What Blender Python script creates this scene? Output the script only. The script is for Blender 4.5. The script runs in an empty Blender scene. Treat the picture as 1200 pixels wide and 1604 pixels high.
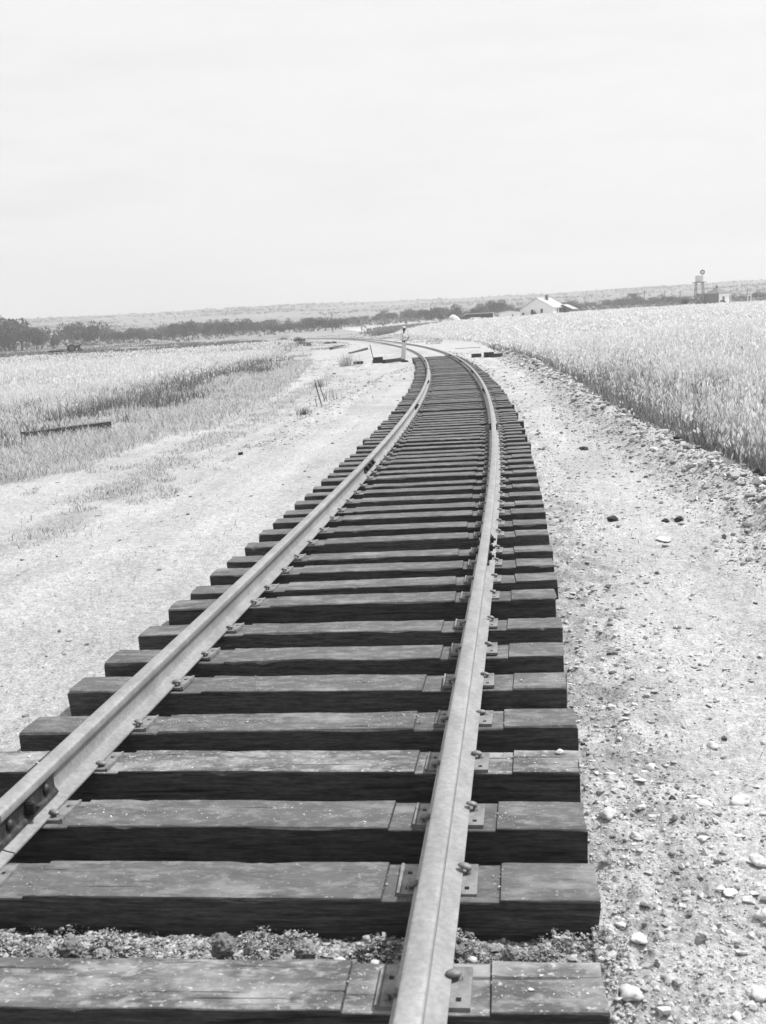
import bpy, bmesh, math, random
import numpy as np
from mathutils import Vector, Matrix, noise as mnoise

# ------------------------------------------------------------------ camera, world, sun
F, CH, PITCH, ROLL = 1767.5, 1.6744, 0.16134, 0.055     # focal length and height, fitted to the ties
SUN_AZ, SUN_EL = math.radians(68), math.radians(56)      # azimuth to the right of straight ahead (+Y)
scn = bpy.context.scene
C = scn.collection
cd = bpy.data.cameras.new('camera'); cam = bpy.data.objects.new('camera', cd); C.objects.link(cam)
cd.sensor_fit = 'HORIZONTAL'; cd.lens = 135.0; cd.sensor_width = 135.0*1200/F
cd.clip_start = 0.1; cd.clip_end = 6000
cd.dof.use_dof = True; cd.dof.focus_distance = 8.0; cd.dof.aperture_fstop = 26
fw = Vector((0, math.cos(PITCH), -math.sin(PITCH))); up0 = Vector((0, math.sin(PITCH), math.cos(PITCH))); rt0 = Vector((1, 0, 0))
cr, sr = math.cos(ROLL), math.sin(ROLL)
rt = rt0*cr - up0*sr; up = rt0*sr + up0*cr
cam.matrix_world = Matrix(((rt.x, up.x, -fw.x, 0), (rt.y, up.y, -fw.y, 0), (rt.z, up.z, -fw.z, CH), (0, 0, 0, 1)))
scn.camera = cam

w = bpy.data.worlds.new('World'); scn.world = w; w.use_nodes = True
nt = w.node_tree; nt.nodes.clear(); N = nt.nodes.new; LK = nt.links.new
sky = N('ShaderNodeTexSky'); sky.sky_type = 'NISHITA'; sky.sun_disc = False
sky.sun_elevation = SUN_EL; sky.sun_rotation = SUN_AZ; sky.dust_density = 6; sky.air_density = 1.5
bw = N('ShaderNodeRGBToBW'); LK(sky.outputs[0], bw.inputs[0])
mul = N('ShaderNodeMath'); mul.operation = 'MULTIPLY'; mul.inputs[1].default_value = 0.10; LK(bw.outputs[0], mul.inputs[0])
# a thin even high cloud whitens most of the sky; faint darker wisps in it
tc = N('ShaderNodeTexCoord'); mp = N('ShaderNodeMapping'); mp.inputs['Scale'].default_value = (2.2, 2.2, 11); mp.inputs['Location'].default_value = (1.3, .4, .2)
LK(tc.outputs['Generated'], mp.inputs[0])
nz = N('ShaderNodeTexNoise'); nz.inputs['Scale'].default_value = 1.6; nz.inputs['Detail'].default_value = 6; nz.inputs['Roughness'].default_value = .62; LK(mp.outputs[0], nz.inputs[0])
mr = N('ShaderNodeMapRange'); mr.inputs['From Min'].default_value = .45; mr.inputs['From Max'].default_value = .70; mr.inputs['To Min'].default_value = .665; mr.inputs['To Max'].default_value = .615
LK(nz.outputs[0], mr.inputs[0])
mx = N('ShaderNodeMix'); mx.data_type = 'FLOAT'; mx.inputs[0].default_value = .93; LK(mul.outputs[0], mx.inputs[2]); LK(mr.outputs[0], mx.inputs[3])
bg = N('ShaderNodeBackground'); bg.inputs[1].default_value = 1.0; LK(mx.outputs[0], bg.inputs[0])
wo = N('ShaderNodeOutputWorld'); LK(bg.outputs[0], wo.inputs[0])

sd = bpy.data.lights.new('sun', 'SUN'); sd.energy = 4.2; sd.angle = math.radians(.7); sd.color = (1, 1, 1)
so = bpy.data.objects.new('sun', sd); C.objects.link(so)
sdir = Vector((math.sin(SUN_AZ)*math.cos(SUN_EL), math.cos(SUN_AZ)*math.cos(SUN_EL), math.sin(SUN_EL)))
so.rotation_euler = sdir.to_track_quat('Z', 'Y').to_euler(); so.location = (0, 0, 30)
scn.view_settings.view_transform = 'Standard'; scn.view_settings.look = 'None'; scn.view_settings.exposure = 0.52; scn.view_settings.gamma = 1
scn.cycles.volume_bounces = 0; scn.cycles.max_bounces = 6; scn.cycles.transparent_max_bounces = 8

random.seed(5); rng = np.random.default_rng(7)

# ------------------------------------------------------------------ helpers
def tag(o, label=None, cat=None, group=None, kind=None):
    if label: o['label'] = label
    if cat: o['category'] = cat
    if group: o['group'] = group
    if kind: o['kind'] = kind
    return o
def empty(name, loc, rz=0, **k):
    o = bpy.data.objects.new(name, None); C.objects.link(o); o.location = loc; o.rotation_euler = (0, 0, rz); o.empty_display_size = .1
    return tag(o, **k)
def link(name, me, parent=None, mats=None, smooth=False, **k):
    if isinstance(me, bmesh.types.BMesh):
        bm = me; me = bpy.data.meshes.new(name); bmesh.ops.recalc_face_normals(bm, faces=bm.faces); bm.to_mesh(me); bm.free()
    if mats and not me.materials:
        for m in (mats if isinstance(mats, (list, tuple)) else [mats]): me.materials.append(m)
    if smooth: me.polygons.foreach_set('use_smooth', [True]*len(me.polygons))
    o = bpy.data.objects.new(name, me); C.objects.link(o)
    if parent: o.parent = parent
    return tag(o, **k)
def npmesh(name, V, Q, tone=None, nv=4):
    me = bpy.data.meshes.new(name); V = np.ascontiguousarray(V, np.float32).reshape(-1, 3); Q = np.ascontiguousarray(Q, np.int32).reshape(-1, nv)
    me.vertices.add(len(V)); me.vertices.foreach_set('co', V.ravel())
    me.loops.add(Q.size); me.loops.foreach_set('vertex_index', Q.ravel())
    me.polygons.add(len(Q)); me.polygons.foreach_set('loop_start', np.arange(0, Q.size, nv, dtype=np.int32)); me.polygons.foreach_set('loop_total', np.full(len(Q), nv, np.int32))
    if tone is not None:
        a = me.attributes.new('tone', 'FLOAT', 'POINT'); a.data.foreach_set('value', np.ascontiguousarray(tone, np.float32).ravel())
    me.update(calc_edges=True)
    return me
def smooth_me(me): me.polygons.foreach_set('use_smooth', np.ones(len(me.polygons), bool))

_H = rng.random((256, 256))
def vnoise(x, y, s=0):
    x = np.asarray(x, float)+s*17.3; y = np.asarray(y, float)+s*41.7
    xi = np.floor(x).astype(int); yi = np.floor(y).astype(int); fx = x-xi; fy = y-yi
    fx = fx*fx*(3-2*fx); fy = fy*fy*(3-2*fy)
    a = _H[xi & 255, yi & 255]; b = _H[(xi+1) & 255, yi & 255]; c = _H[xi & 255, (yi+1) & 255]; d = _H[(xi+1) & 255, (yi+1) & 255]
    return (a*(1-fx)+b*fx)*(1-fy)+(c*(1-fx)+d*fx)*fy
def fbm(x, y, o=4, s=0):
    t = 0; a = .5; n = 0
    for i in range(o): t = t+a*vnoise(x*2**i, y*2**i, s+i*3); n += a; a *= .55
    return t/n
def sstep(a, b, x): t = np.clip((x-a)/(b-a), 0, 1); return t*t*(3-2*t)

# ------------------------------------------------------------------ where the photo's points lie
def ray(u, v):
    U, W = u-600, 802-v; a = U*cr+W*sr; b = -U*sr+W*cr
    return np.array([a/F, math.cos(PITCH)+b/F*math.sin(PITCH), -math.sin(PITCH)+b/F*math.cos(PITCH)])
def azx(X, Y):                      # direction seen from the spot of the camera, as photo column on the horizon
    return 600+F*(X/np.maximum(Y, .1))/math.cos(PITCH)*cr-F*math.tan(PITCH)*sr
# centre line of the track: curvature along its length, fitted
KS = [0, 8, 16, 26, 40, 60, 100, 200, 400]; KV = [-.000345, .003166, .002757, .002146, .001612, .001719, .000612, .0009, .0016]
sT = np.arange(-3, 400, .05); kk = np.interp(sT, KS, KV)
TH = np.cumsum(kk)*.05; TH = TH-np.interp(0, sT, TH)-.1296
XT = np.cumsum(-np.sin(TH))*.05; YT = np.cumsum(np.cos(TH))*.05
XT = XT-np.interp(0, sT, XT)-.7232; YT = YT-np.interp(0, sT, YT)+2.6364
def T(s, off=0):
    th = np.interp(s, sT, TH); return np.interp(s, sT, XT)+off*np.cos(th), np.interp(s, sT, YT)+off*np.sin(th), th
def track_dist(X, Y):               # signed side distance from the track centre line (right positive)
    s = np.clip(np.asarray(Y)-2.6, -3, 390); 
    for _ in range(3):
        x, y, th = T(s); s = np.clip(s+(-(X-x)*np.sin(th)+(Y-y)*np.cos(th)), -3, 399)
    x, y, th = T(s); return (X-x)*np.cos(th)+(Y-y)*np.sin(th), s

# ground heights
GZ = -.14
far_x = np.array([-200, 0, 300, 450, 600, 700, 850, 1000, 1200, 1500])
far_r = np.array([300, 430, 560, 750, 1000, 1300, 1700])
sky_px = np.interp(far_x, [0, 100, 200, 300, 400, 500, 600, 680, 760, 850, 950, 1050, 1130, 1160, 1200], [42, 41.5, 40.5, 42, 43.5, 42, 41, 39, 38, 38, 39, 40.5, 42, 42, 39])
FPX = np.array([  # px above the track-plane horizon, at far_r
 [-10, -5.5, 2, 10, 22, 32, 0], [-10, -6, 2, 11, 22, 33, 0], [-10, -6, 0, 9, 20, 32, 0], [-9, -4, 2, 10, 20, 32, 0], [-6, 0, 5, 12, 21, 31, 0],
 [-1, 3, 8, 14, 21, 30, 0], [5, 6, 8, 13, 21, 29, 0], [5, 6, 8, 13, 21, 30, 0], [6, 7.5, 9, 14, 23, 32, 0], [6, 8, 9, 14, 23, 32, 0]], float)
FPX[:, 6] = sky_px
def far_e(ax, r):
    ax = np.clip(ax, far_x[0], far_x[-1]-.01); r = np.clip(r, far_r[0], far_r[-1]-.01)
    i = np.clip(np.searchsorted(far_x, ax, side='right')-1, 0, len(far_x)-2); j = np.clip(np.searchsorted(far_r, r, side='right')-1, 0, len(far_r)-2)
    a = (ax-far_x[i])/(far_x[i+1]-far_x[i]); b = (r-far_r[j])/(far_r[j+1]-far_r[j])
    return (FPX[i, j]*(1-a)+FPX[i+1, j]*a)*(1-b)+(FPX[i, j+1]*(1-a)+FPX[i+1, j+1]*a)*b
RR_ = np.array([0, 12, 30, 60, 100, 150, 200, 230, 300]); ZR = np.array([-.12, -.12, .03, .30, .72, 1.35, 2.02, 2.15, 2.0]); ZL = np.array([-.14, -.14, -.14, -.14, -.14, -.1, -.05, -.05, 0])
ZM = np.array([-.14, -.14, -.14, -.12, -.1, .4, 1.5, 1.75, 1.5])
def base_z(X, Y):
    r = np.hypot(X, Y); ax = azx(X, Y); ax = np.where(Y < 1, 600+3000*np.sign(X), ax); ax = np.clip(ax, -900, 2200)
    zr = np.interp(r, RR_, ZR); zm = np.interp(r, RR_, ZM); zl = np.interp(r, RR_, ZL)
    a = np.clip((ax-700)/250, 0, 1); b = np.clip((ax-590)/110, 0, 1)
    near = np.where(ax > 700, zm*(1-a)+zr*a, zl*(1-b)+zm*b)
    fz = CH+far_e(ax, r)/F*r
    w_ = sstep(230, 340, r); z = near*(1-w_)+fz*w_
    z = np.where(r > 1700, z-(r-1700)*.03, z)
    z = z+sstep(600, 1000, r)*6.0*(fbm(X/170, Y/170, 4, 3)-.5)*np.where(r > 1500, .35, 1)
    td, s = track_dist(X, Y); wt = 1-sstep(4.5, 16, np.abs(td)); wt = np.where(s > 300, wt*0, wt)
    return z*(1-wt)+GZ*wt
def ground_hit(u, v, zo=0):
    d = ray(u, v); r = np.concatenate([np.arange(1.5, 60, .02), np.arange(60, 1900, .5)]); X, Y, Z = d[0]*r, d[1]*r, CH+d[2]*r
    g = base_z(X, Y)+zo; i = np.argmax(Z <= g)
    if Z[i] > g[i]: i = len(r)-1
    return float(X[i]), float(Y[i]), float(g[i])
def poly(pts): return np.array([ground_hit(*p)[:2] for p in pts])
def dline(X, Y, P):                 # distance to a polyline, and side (positive = right of its direction)
    X = np.asarray(X, float); Y = np.asarray(Y, float); best = np.full(X.shape, 1e9); side = np.zeros(X.shape)
    for (x0, y0), (x1, y1) in zip(P[:-1], P[1:]):
        dx, dy = x1-x0, y1-y0; L2 = dx*dx+dy*dy+1e-9; t = np.clip(((X-x0)*dx+(Y-y0)*dy)/L2, 0, 1)
        d = np.hypot(X-x0-t*dx, Y-y0-t*dy); c = (X-x0)*dy-(Y-y0)*dx
        m = d < best-1e-7; best = np.where(m, d, best); side = np.where(m, np.sign(c), side)
    return best*side
def inpoly(X, Y, P):
    ins = np.zeros(X.shape, bool); n = len(P)
    for i in range(n):
        x0, y0 = P[i]; x1, y1 = P[(i+1) % n]
        c = ((y0 > Y) != (y1 > Y)) & (X < (x1-x0)*(Y-y0)/(y1-y0+1e-12)+x0); ins ^= c
    return ins

# traced lines of the place (photo pixels -> ground)
WE = poly([(1290, 800), (1177, 748), (1133, 739), (1080, 714), (1033, 688), (987, 661), (933, 628), (903, 604), (847, 571), (800, 557), (775, 548), (745, 536), (700, 532), (650, 529), (600, 522), (570, 519.5)])[::-1]  # edge of the right oat field, far to near
BR = poly([(1300, 880), (1200, 800), (1120, 752), (1060, 722), (1000, 688), (950, 657), (900, 618), (850, 582), (812, 562), (790, 554)])   # crest of the dirt bank
WL = poly([(-120, 715), (0, 690), (60, 676), (130, 660), (200, 645), (300, 612), (400, 580), (450, 556), (470, 540), (480, 530)])         # edge of the left oat field (left of it)
GL = poly([(-100, 800), (0, 762), (60, 752), (110, 738), (210, 697), (330, 665), (400, 633), (455, 600), (480, 575), (495, 550), (500, 538)])  # rough grass / rut edge
ST = poly([(-80, 885), (0, 850), (80, 822), (160, 782), (290, 712), (400, 655), (480, 612), (520, 590)])   # grass strip between the ruts
BL = poly([(430, 700), (520, 640), (560, 620), (600, 595), (640, 578)])   # low clod ridge left of the track
DF = poly([(-100, 575), (40, 560), (160, 556), (300, 548), (420, 538), (455, 532), (455, 524), (300, 530), (100, 545), (-100, 553)])  # darker crop strips at left

def detail_z(X, Y):                 # ruts, banks and roughness near the camera
    td, s = track_dist(X, Y); r = np.hypot(X, Y)
    dbr = dline(X, Y, BR); bank = np.exp(-(dbr/.38)**2)*(.20+.12*(fbm(X*2.2, Y*2.2, 3, 5)-.5))*(r < 90)
    lump = fbm(X*7, Y*7, 4, 9)-.5
    z = bank+np.exp(-(dbr/.9)**2)*lump*.13
    dbl = dline(X, Y, BL); z = z+np.exp(-(dbl/.35)**2)*(.07+lump*.12)
    z = z+(1-sstep(.0, .45, np.abs(np.abs(td)-1.42)))*(lump*.10+.015)*(td > 0)       # loose soil by the tie ends
    z = z+(fbm(X*1.3, Y*1.3, 3, 2)-.5)*.05+(fbm(X*16, Y*16, 3, 4)-.5)*.026+(fbm(X*48, Y*48, 2, 24)-.5)*.012*(r < 12)
    st = dline(X, Y, ST); z = z-.035*np.exp(-((st+.65)/.3)**2)-.03*np.exp(-((st-.55)/.3)**2)
    inb = (np.abs(td) < 1.2); z = np.where(inb, z*.5-.02+.03*(fbm(X*11, Y*11, 4, 6)-.5), z)
    # the stretch far off where earth already covers the ties
    cov = sstep(57, 62, s)*(1-sstep(1.0, 2.2, np.abs(td))); z = z*(1-cov)+cov*(.16+.02*lump)
    # earth heaped between the two nearest ties
    nr = np.exp(-((s-.42)/.15)**2)*(np.abs(td) < 1.25); z = z+nr*(.075+.07*lump)
    return z*(1-sstep(90, 160, r))
def gz(X, Y): return base_z(X, Y)+detail_z(X, Y)

# ------------------------------------------------------------------ materials (the photograph is black and white)
def M(name, base=.3, rough=.8, metal=0, noises=(), bump=(), attr=None, coord='Object', dusty=None, obj_rand=0, trans=0, post=()):
    m = bpy.data.materials.new(name); m.use_nodes = True; t = m.node_tree; n = t.nodes.new; l = t.links.new
    b = t.nodes['Principled BSDF']; b.inputs['Roughness'].default_value = rough; b.inputs['Metallic'].default_value = metal
    co = n('ShaderNodeTexCoord')
    def math_(op, a, b_):
        q = n('ShaderNodeMath'); q.operation = op
        for i, v in enumerate((a, b_)):
            if v is None: continue
            if isinstance(v, (int, float)): q.inputs[i].default_value = v
            else: l(v, q.inputs[i])
        return q.outputs[0]
    oi = n('ShaderNodeObjectInfo')
    off = n('ShaderNodeVectorMath'); off.operation = 'ADD'; l(co.outputs[coord], off.inputs[0])
    comb = n('ShaderNodeCombineXYZ'); l(math_('MULTIPLY', oi.outputs['Random'], 50. if obj_rand else 0.), comb.inputs[0]); l(math_('MULTIPLY', oi.outputs['Random'], 31. if obj_rand else 0.), comb.inputs[1]); l(comb.outputs[0], off.inputs[1])
    def tex(scale, sv=(1, 1, 1), detail=5, rgh=.6, kind='noise'):
        mp_ = n('ShaderNodeMapping'); mp_.inputs['Scale'].default_value = sv; l(off.outputs[0], mp_.inputs[0])
        if kind == 'noise':
            x = n('ShaderNodeTexNoise'); x.inputs['Scale'].default_value = scale; x.inputs['Detail'].default_value = detail; x.inputs['Roughness'].default_value = rgh; l(mp_.outputs[0], x.inputs[0]); return x.outputs[0]
        x = n('ShaderNodeTexVoronoi'); x.inputs['Scale'].default_value = scale; l(mp_.outputs[0], x.inputs[0]); return x.outputs['Distance']
    def rng_(v, a, b_, c, d):
        q = n('ShaderNodeMapRange'); l(v, q.inputs[0])
        for i, z in zip(('From Min', 'From Max', 'To Min', 'To Max'), (a, b_, c, d)): q.inputs[i].default_value = z
        return q.outputs[0]
    val = n('ShaderNodeValue'); val.outputs[0].default_value = base; cur = val.outputs[0]
    if attr: a_ = n('ShaderNodeAttribute'); a_.attribute_name = attr; cur = a_.outputs['Fac']
    if obj_rand: cur = math_('MULTIPLY', cur, rng_(oi.outputs['Random'], 0, 1, 1-obj_rand, 1+obj_rand))
    for nn in noises:               # (scale, stretch, lo, hi, mult at lo, mult at hi)
        cur = math_('MULTIPLY', cur, rng_(tex(nn[0], nn[1], nn[6] if len(nn) > 6 else 5, .6, nn[7] if len(nn) > 7 else 'noise'), nn[2], nn[3], nn[4], nn[5]))
    if dusty:                       # settled pale dust on upward faces: (value, scale, lo, hi)
        ge = n('ShaderNodeNewGeometry'); sx = n('ShaderNodeSeparateXYZ'); l(ge.outputs['Normal'], sx.inputs[0])
        upm = rng_(sx.outputs[2], .55, .85, 0, 1)
        for (dv, ds, lo, hi, st_, mxv) in dusty:
            msk = math_('MULTIPLY', rng_(tex(ds, st_, 7, .68), lo, hi, 0, mxv), upm)
            mi = n('ShaderNodeMix'); mi.data_type = 'FLOAT'; l(msk, mi.inputs[0]); l(cur, mi.inputs[2]); mi.inputs[3].default_value = dv; cur = mi.outputs[0]
    for nn in post: cur = math_('MULTIPLY', cur, rng_(tex(nn[0], nn[1], nn[6], .6), nn[2], nn[3], nn[4], nn[5]))
    l(cur, b.inputs['Base Color'])
    nrm = None
    for bb in bump:                 # (scale, stretch, strength, distance)
        q = n('ShaderNodeBump'); q.inputs['Strength'].default_value = bb[2]; q.inputs['Distance'].default_value = bb[3]; l(tex(bb[0], bb[1], 6), q.inputs['Height'])
        if nrm: l(nrm, q.inputs['Normal'])
        nrm = q.outputs[0]
    if nrm: l(nrm, b.inputs['Normal'])
    b.inputs['Specular IOR Level'].default_value = .25
    if trans:
        tr = n('ShaderNodeBsdfTranslucent'); l(cur, tr.inputs[0]); ms = n('ShaderNodeMixShader'); ms.inputs[0].default_value = trans
        l(b.outputs[0], ms.inputs[1]); l(tr.outputs[0], ms.inputs[2]); l(ms.outputs[0], t.nodes['Material Output'].inputs[0])
    return m
one = (1, 1, 1)
m_ground = M('pale_soil', attr='tone', rough=.95, noises=[(.9, one, .3, .7, .9, 1.08), (14, one, .35, .65, .84, 1.12), (60, one, .36, .60, .70, 1.14), (190, one, .38, .60, .74, 1.13)], bump=[(38, one, .7, .022), (130, one, .6, .008)])
m_clod = M('soil_clod', attr='tone', rough=.95, noises=[(60, one, .35, .65, .75, 1.2)], bump=[(90, one, .5, .008)])
m_stone = M('pale_stone', .55, .9, noises=[(30, one, .35, .65, .8, 1.1)], bump=[(60, one, .4, .005)], obj_rand=.12)
m_clodo = M('crumbly_soil', .40, .95, noises=[(2.5, one, .35, .65, .7, 1.2)], bump=[(70, one, .8, .01), (220, one, .6, .004)], obj_rand=.25)
m_darkclod = M('moist_black_soil', .055, .95, noises=[(30, one, .35, .65, .7, 1.5)], bump=[(50, one, .8, .01)])
m_tie = M('creosoted_timber', .040, .72, noises=[(3, (2, 26, 26), .3, .7, .5, 1.9), (30, (1, 6, 6), .35, .65, .75, 1.25)], post=[(1.3, (1.2, 30, 30), .655, .69, 1, .35, 3), (7, (1.5, 22, 22), .62, .70, 1, .6, 3)],
          dusty=[(.098, 2.2, .24, .54, (1.2, 3, 3), .95), (.24, 2.4, .52, .68, (1, 2.6, 2.6), .7), (.22, 11, .50, .62, (1, 2.0, 2.0), .5), (.40, 55, .61, .67, (1, 1.2, 1.2), .6)], bump=[(5, (2, 34, 34), .55, .006), (60, (1, 5, 5), .4, .003)], obj_rand=.22)
m_tiedust = M('dust_smeared_timber', .040, .78, noises=[(3, (2, 26, 26), .3, .7, .5, 1.9), (30, (1, 6, 6), .35, .65, .75, 1.25)], post=[(1.3, (1.2, 30, 30), .62, .66, 1, .35, 3)],
          dusty=[(.11, 2.2, .24, .54, (1.2, 3, 3), .95), (.34, 2.6, .47, .64, (1, 2, 2), .75), (.30, 12, .50, .62, (1, 2.0, 2.0), .6), (.50, 50, .58, .66, (1, 1.2, 1.2), .7)], bump=[(5, (2, 34, 34), .55, .006), (60, (1, 5, 5), .4, .003)])
m_tiefar = m_tie
m_seat = m_tie
m_rail = M('new_rail_steel', .27, .5, .25, noises=[(5, (3, 1, 1), .35, .65, .84, 1.10), (50, one, .35, .65, .86, 1.12), (.7, one, .35, .65, .92, 1.08)], bump=[(120, one, .12, .002)])
m_plate = M('tie_plate_steel', .20, .6, .25, noises=[(25, one, .35, .65, .7, 1.25)], dusty=[(.3, 40, .56, .66, one, .6)], bump=[(90, one, .25, .002)])
m_spike = M('spike_iron', .19, .55, .3, noises=[(60, one, .3, .7, .7, 1.3)])
m_bar = M('dark_oily_joint_steel', .032, .5, .3, noises=[(30, one, .35, .65, .6, 1.8)], dusty=[(.2, 30, .56, .64, one, .6)])
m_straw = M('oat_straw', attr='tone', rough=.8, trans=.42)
m_leaf = M('tree_leaves', .060, .7, noises=[(.5, one, .3, .7, .75, 1.35), (3.5, one, .3, .7, .6, 1.4)], obj_rand=.5, trans=.08)
m_bark = M('bark', .06, .9, bump=[(6, (1, 1, .3), .5, .05)])
m_scrub = M('scrub_leaves', .17, .8, noises=[(.02, one, .3, .7, .7, 1.3), (.8, one, .3, .7, .8, 1.2)])
m_white = M('whitewashed_boards', .82, .8, noises=[(2, one, .3, .7, .9, 1.05)], bump=[(1, (0, 0, 40), .3, .02)])
m_wroof = M('weathered_sheet_roof', .42, .7, noises=[(3, one, .3, .7, .8, 1.1)])
m_dark = M('dark_opening', .03, .8)
m_grey = M('weathered_grey_boards', .16, .9, noises=[(2, (5, 5, .5), .3, .7, .75, 1.25)])
m_brick = M('grey_chimney_brick', .12, .9, noises=[(3, one, .3, .7, .8, 1.2)])
m_wood = M('weathered_stake_wood', .17, .9, noises=[(8, (4, 4, .5), .3, .7, .7, 1.3)])
m_tin = M('galvanised_sheet', .6, .6, .2, noises=[(1.5, one, .3, .7, .85, 1.1)])
m_hay = M('thatch_hay', .60, .95, noises=[(4, (1, 1, .3), .3, .7, .7, 1.15)], bump=[(8, one, .6, .08)])
m_skin = M('skin', .10, .6); m_cloth_w = M('pale_work_cloth', .52, .9, noises=[(8, one, .3, .7, .85, 1.05)]); m_cloth_o = M('faded_overalls', .60, .9, noises=[(8, one, .3, .7, .85, 1.05)])
m_hat = M('straw_hat', .6, .8); m_hair = M('dark_hair', .02, .7); m_shoe = M('dark_leather', .04, .6); m_paper = M('white_paper', .7, .8)
m_tractor = M('tractor_paint', .05, .5, noises=[(3, one, .3, .7, .7, 1.4)]); m_tyre = M('rubber', .03, .9); m_rim = M('pale_rim', .16, .6)

# ------------------------------------------------------------------ ground: one sheet, fine in front, coarse behind
th_f = np.arange(-.50, .50, .0016); th_c = np.concatenate([-np.geomspace(.53, math.pi, 22)[::-1], th_f, np.geomspace(.53, math.pi, 22)])
rs = [0.6]; 
while rs[-1] < 30: rs.append(rs[-1]*1.0045)
while rs[-1] < 1990: rs.append(rs[-1]*1.014)
rs = np.array(rs); A_, R_ = np.meshgrid(th_c, rs); GX = R_*np.sin(A_); GY = R_*np.cos(A_)
Zg = gz(GX, GY)
def soil_tone(X, Y):
    td, s = track_dist(X, Y); r = np.hypot(X, Y)
    t = .40+0*X
    t = t*(1+.10*(fbm(X*.5, Y*.5, 3, 8)-.5))
    t = t*np.where(td < 0, .95, 1); t = t*(1+(r < 90)*(.42*(fbm(td*3.2, s*.28, 4, 55)-.5)+.10*(fbm(X*3, Y*3, 3, 57)-.5)))
    wl = dline(X, Y, WL); gl = dline(X, Y, GL); st = dline(X, Y, ST)
    gr = np.clip(sstep(-.3, .5, -gl+.5*(fbm(X*2, Y*2, 3, 1)-.5)), 0, 1)*(X < 3); t = t*(1-gr)+gr*(.33)
    sg = np.exp(-(st/.32)**2)*(fbm(X*1.7, Y*1.7, 3, 12) > .42); t = t-.06*sg
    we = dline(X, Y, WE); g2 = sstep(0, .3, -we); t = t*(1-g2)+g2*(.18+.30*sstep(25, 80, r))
    fdist = sstep(90, 200, r); fieldtone = .245+.07*(fbm(X/60, Y/25, 4, 14)-.5)*2; lf = (azx(X, Y) < 520); t = np.where((r > 90) & (dline(X, Y, WE) > 0) & (np.abs(td) > np.where(r > 180, 2.4, 5)), t*(1-fdist)+(fieldtone+.05)*fdist, t)
    df = inpoly(X, Y, DF); t = np.where(df, t*(.62+.9*(fbm(X/5, Y/30, 4, 11)-.35)), t)
    hills = sstep(420, 700, r); ht = .21+.09*(fbm(X/110, Y/60, 4, 20)-.5)*2; t = t*(1-hills)+np.clip(ht, .12, .32)*hills  # far slopes lightened in their soil tone, in place of thicker haze
    moist = (1-sstep(.05, .5, np.abs(np.abs(td)-1.40)))*sstep(.46, .62, fbm(X*5, Y*5, 4, 15))*(td > 0)*(r < 12); t = t*(1-.28*moist)
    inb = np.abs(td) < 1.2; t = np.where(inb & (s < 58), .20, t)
    return t
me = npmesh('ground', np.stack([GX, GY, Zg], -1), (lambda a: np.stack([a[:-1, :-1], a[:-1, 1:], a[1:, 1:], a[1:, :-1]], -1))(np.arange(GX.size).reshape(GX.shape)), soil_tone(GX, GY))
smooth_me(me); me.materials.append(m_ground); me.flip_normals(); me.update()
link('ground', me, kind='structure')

# ------------------------------------------------------------------ ties, plates, spikes
TIE_L, TIE_D, TIE_H = 2.44, .228, .178
def tie_mesh(seed, seats, d=TIE_D, wavy=1.0, nseg=90):
    rnd = random.Random(seed); h = TIE_H; L = TIE_L
    xs = set(round(-L/2+i*L/nseg, 4) for i in range(nseg+1))
    for (a, b) in seats:
        xs = {x for x in xs if min(abs(x-a), abs(x-b)) > .006} | {round(a-.003, 4), round(a+.001, 4), round(b-.001, 4), round(b+.003, 4)}
    xs = sorted(xs); so_ = rnd.random()*100; wa = rnd.uniform(.2, 1.0)*wavy; ch = rnd.uniform(.006, .014); wane = rnd.random() < .35
    bow = rnd.uniform(-.006, .006); chips = [(rnd.uniform(-L/2, L/2), rnd.uniform(.02, .12), rnd.uniform(.006, .022)) for _ in range(rnd.randint(2, 6))]
    V = []; 
    for x in xs:
        seat = any(a <= x <= b for a, b in seats)
        n1 = mnoise.noise((x*2.2+so_, 0, 0)); n2 = mnoise.noise((x*2.6+so_, 9, 0)); n3 = mnoise.noise((x*14+so_, 4, 2)); n4 = mnoise.noise((x*3+so_, 7, 5)); n5 = mnoise.noise((x*34+so_, 1, 2))
        yf = -d/2+.027*wa*n1+.0035*n3; yb = d/2+.018*wa*n2; zt = h-(.009 if seat else 0)+bow*(1-(2*x/L)**2)+(0 if seat else .004*n4*wa+.0012*n5)
        end = 1 if abs(abs(x)-L/2) < .004 else 0; c = ch*(1+.6*n3)+end*.006+(max(0, n1)*.035 if wane and not seat else 0)+(0 if seat else max([0]+[cd_*(1-abs(x-cx_)/cw_) for cx_, cw_, cd_ in chips if abs(x-cx_) < cw_]))
        zc = c*(.9 if not wane else .6)
        if end: x *= .9985
        ex = [0]*11 if not end else [rnd.uniform(-.010, .002)*(1 if x > 0 else -1) for _ in range(11)]
        V.append([(p_[0]+e_, p_[1], p_[2]) for p_, e_ in zip([(x, yf+.004, -.03), (x, yf+.002*n4, h*.45+.004*n3), (x, yf, zt-zc), (x, yf+c*.35, zt-zc*.32), (x, yf+c, zt), (x, yf*.35, zt+.0015*n4), (x, yb*.4, zt-.001*n3), (x, yb-c*.7, zt), (x, yb-c*.2, zt-zc*.3), (x, yb, zt-zc), (x, yb, -.03)], ex)])
    nx, npf = len(V), len(V[0]); V = np.array(V)
    idx = np.arange(nx*npf).reshape(nx, npf)
    Q = np.stack([idx[:-1, :-1], idx[1:, :-1], idx[1:, 1:], idx[:-1, 1:]], -1).reshape(-1, 4).tolist()
    me = bpy.data.meshes.new('railroad_tie'); me.from_pydata(V.reshape(-1, 3).tolist(), [], Q+[idx[0].tolist(), idx[-1][::-1].tolist()]); me.materials.append(m_tie)
    # only the faces well away from ends are smoothed
    me.update(); 
    return me
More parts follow.
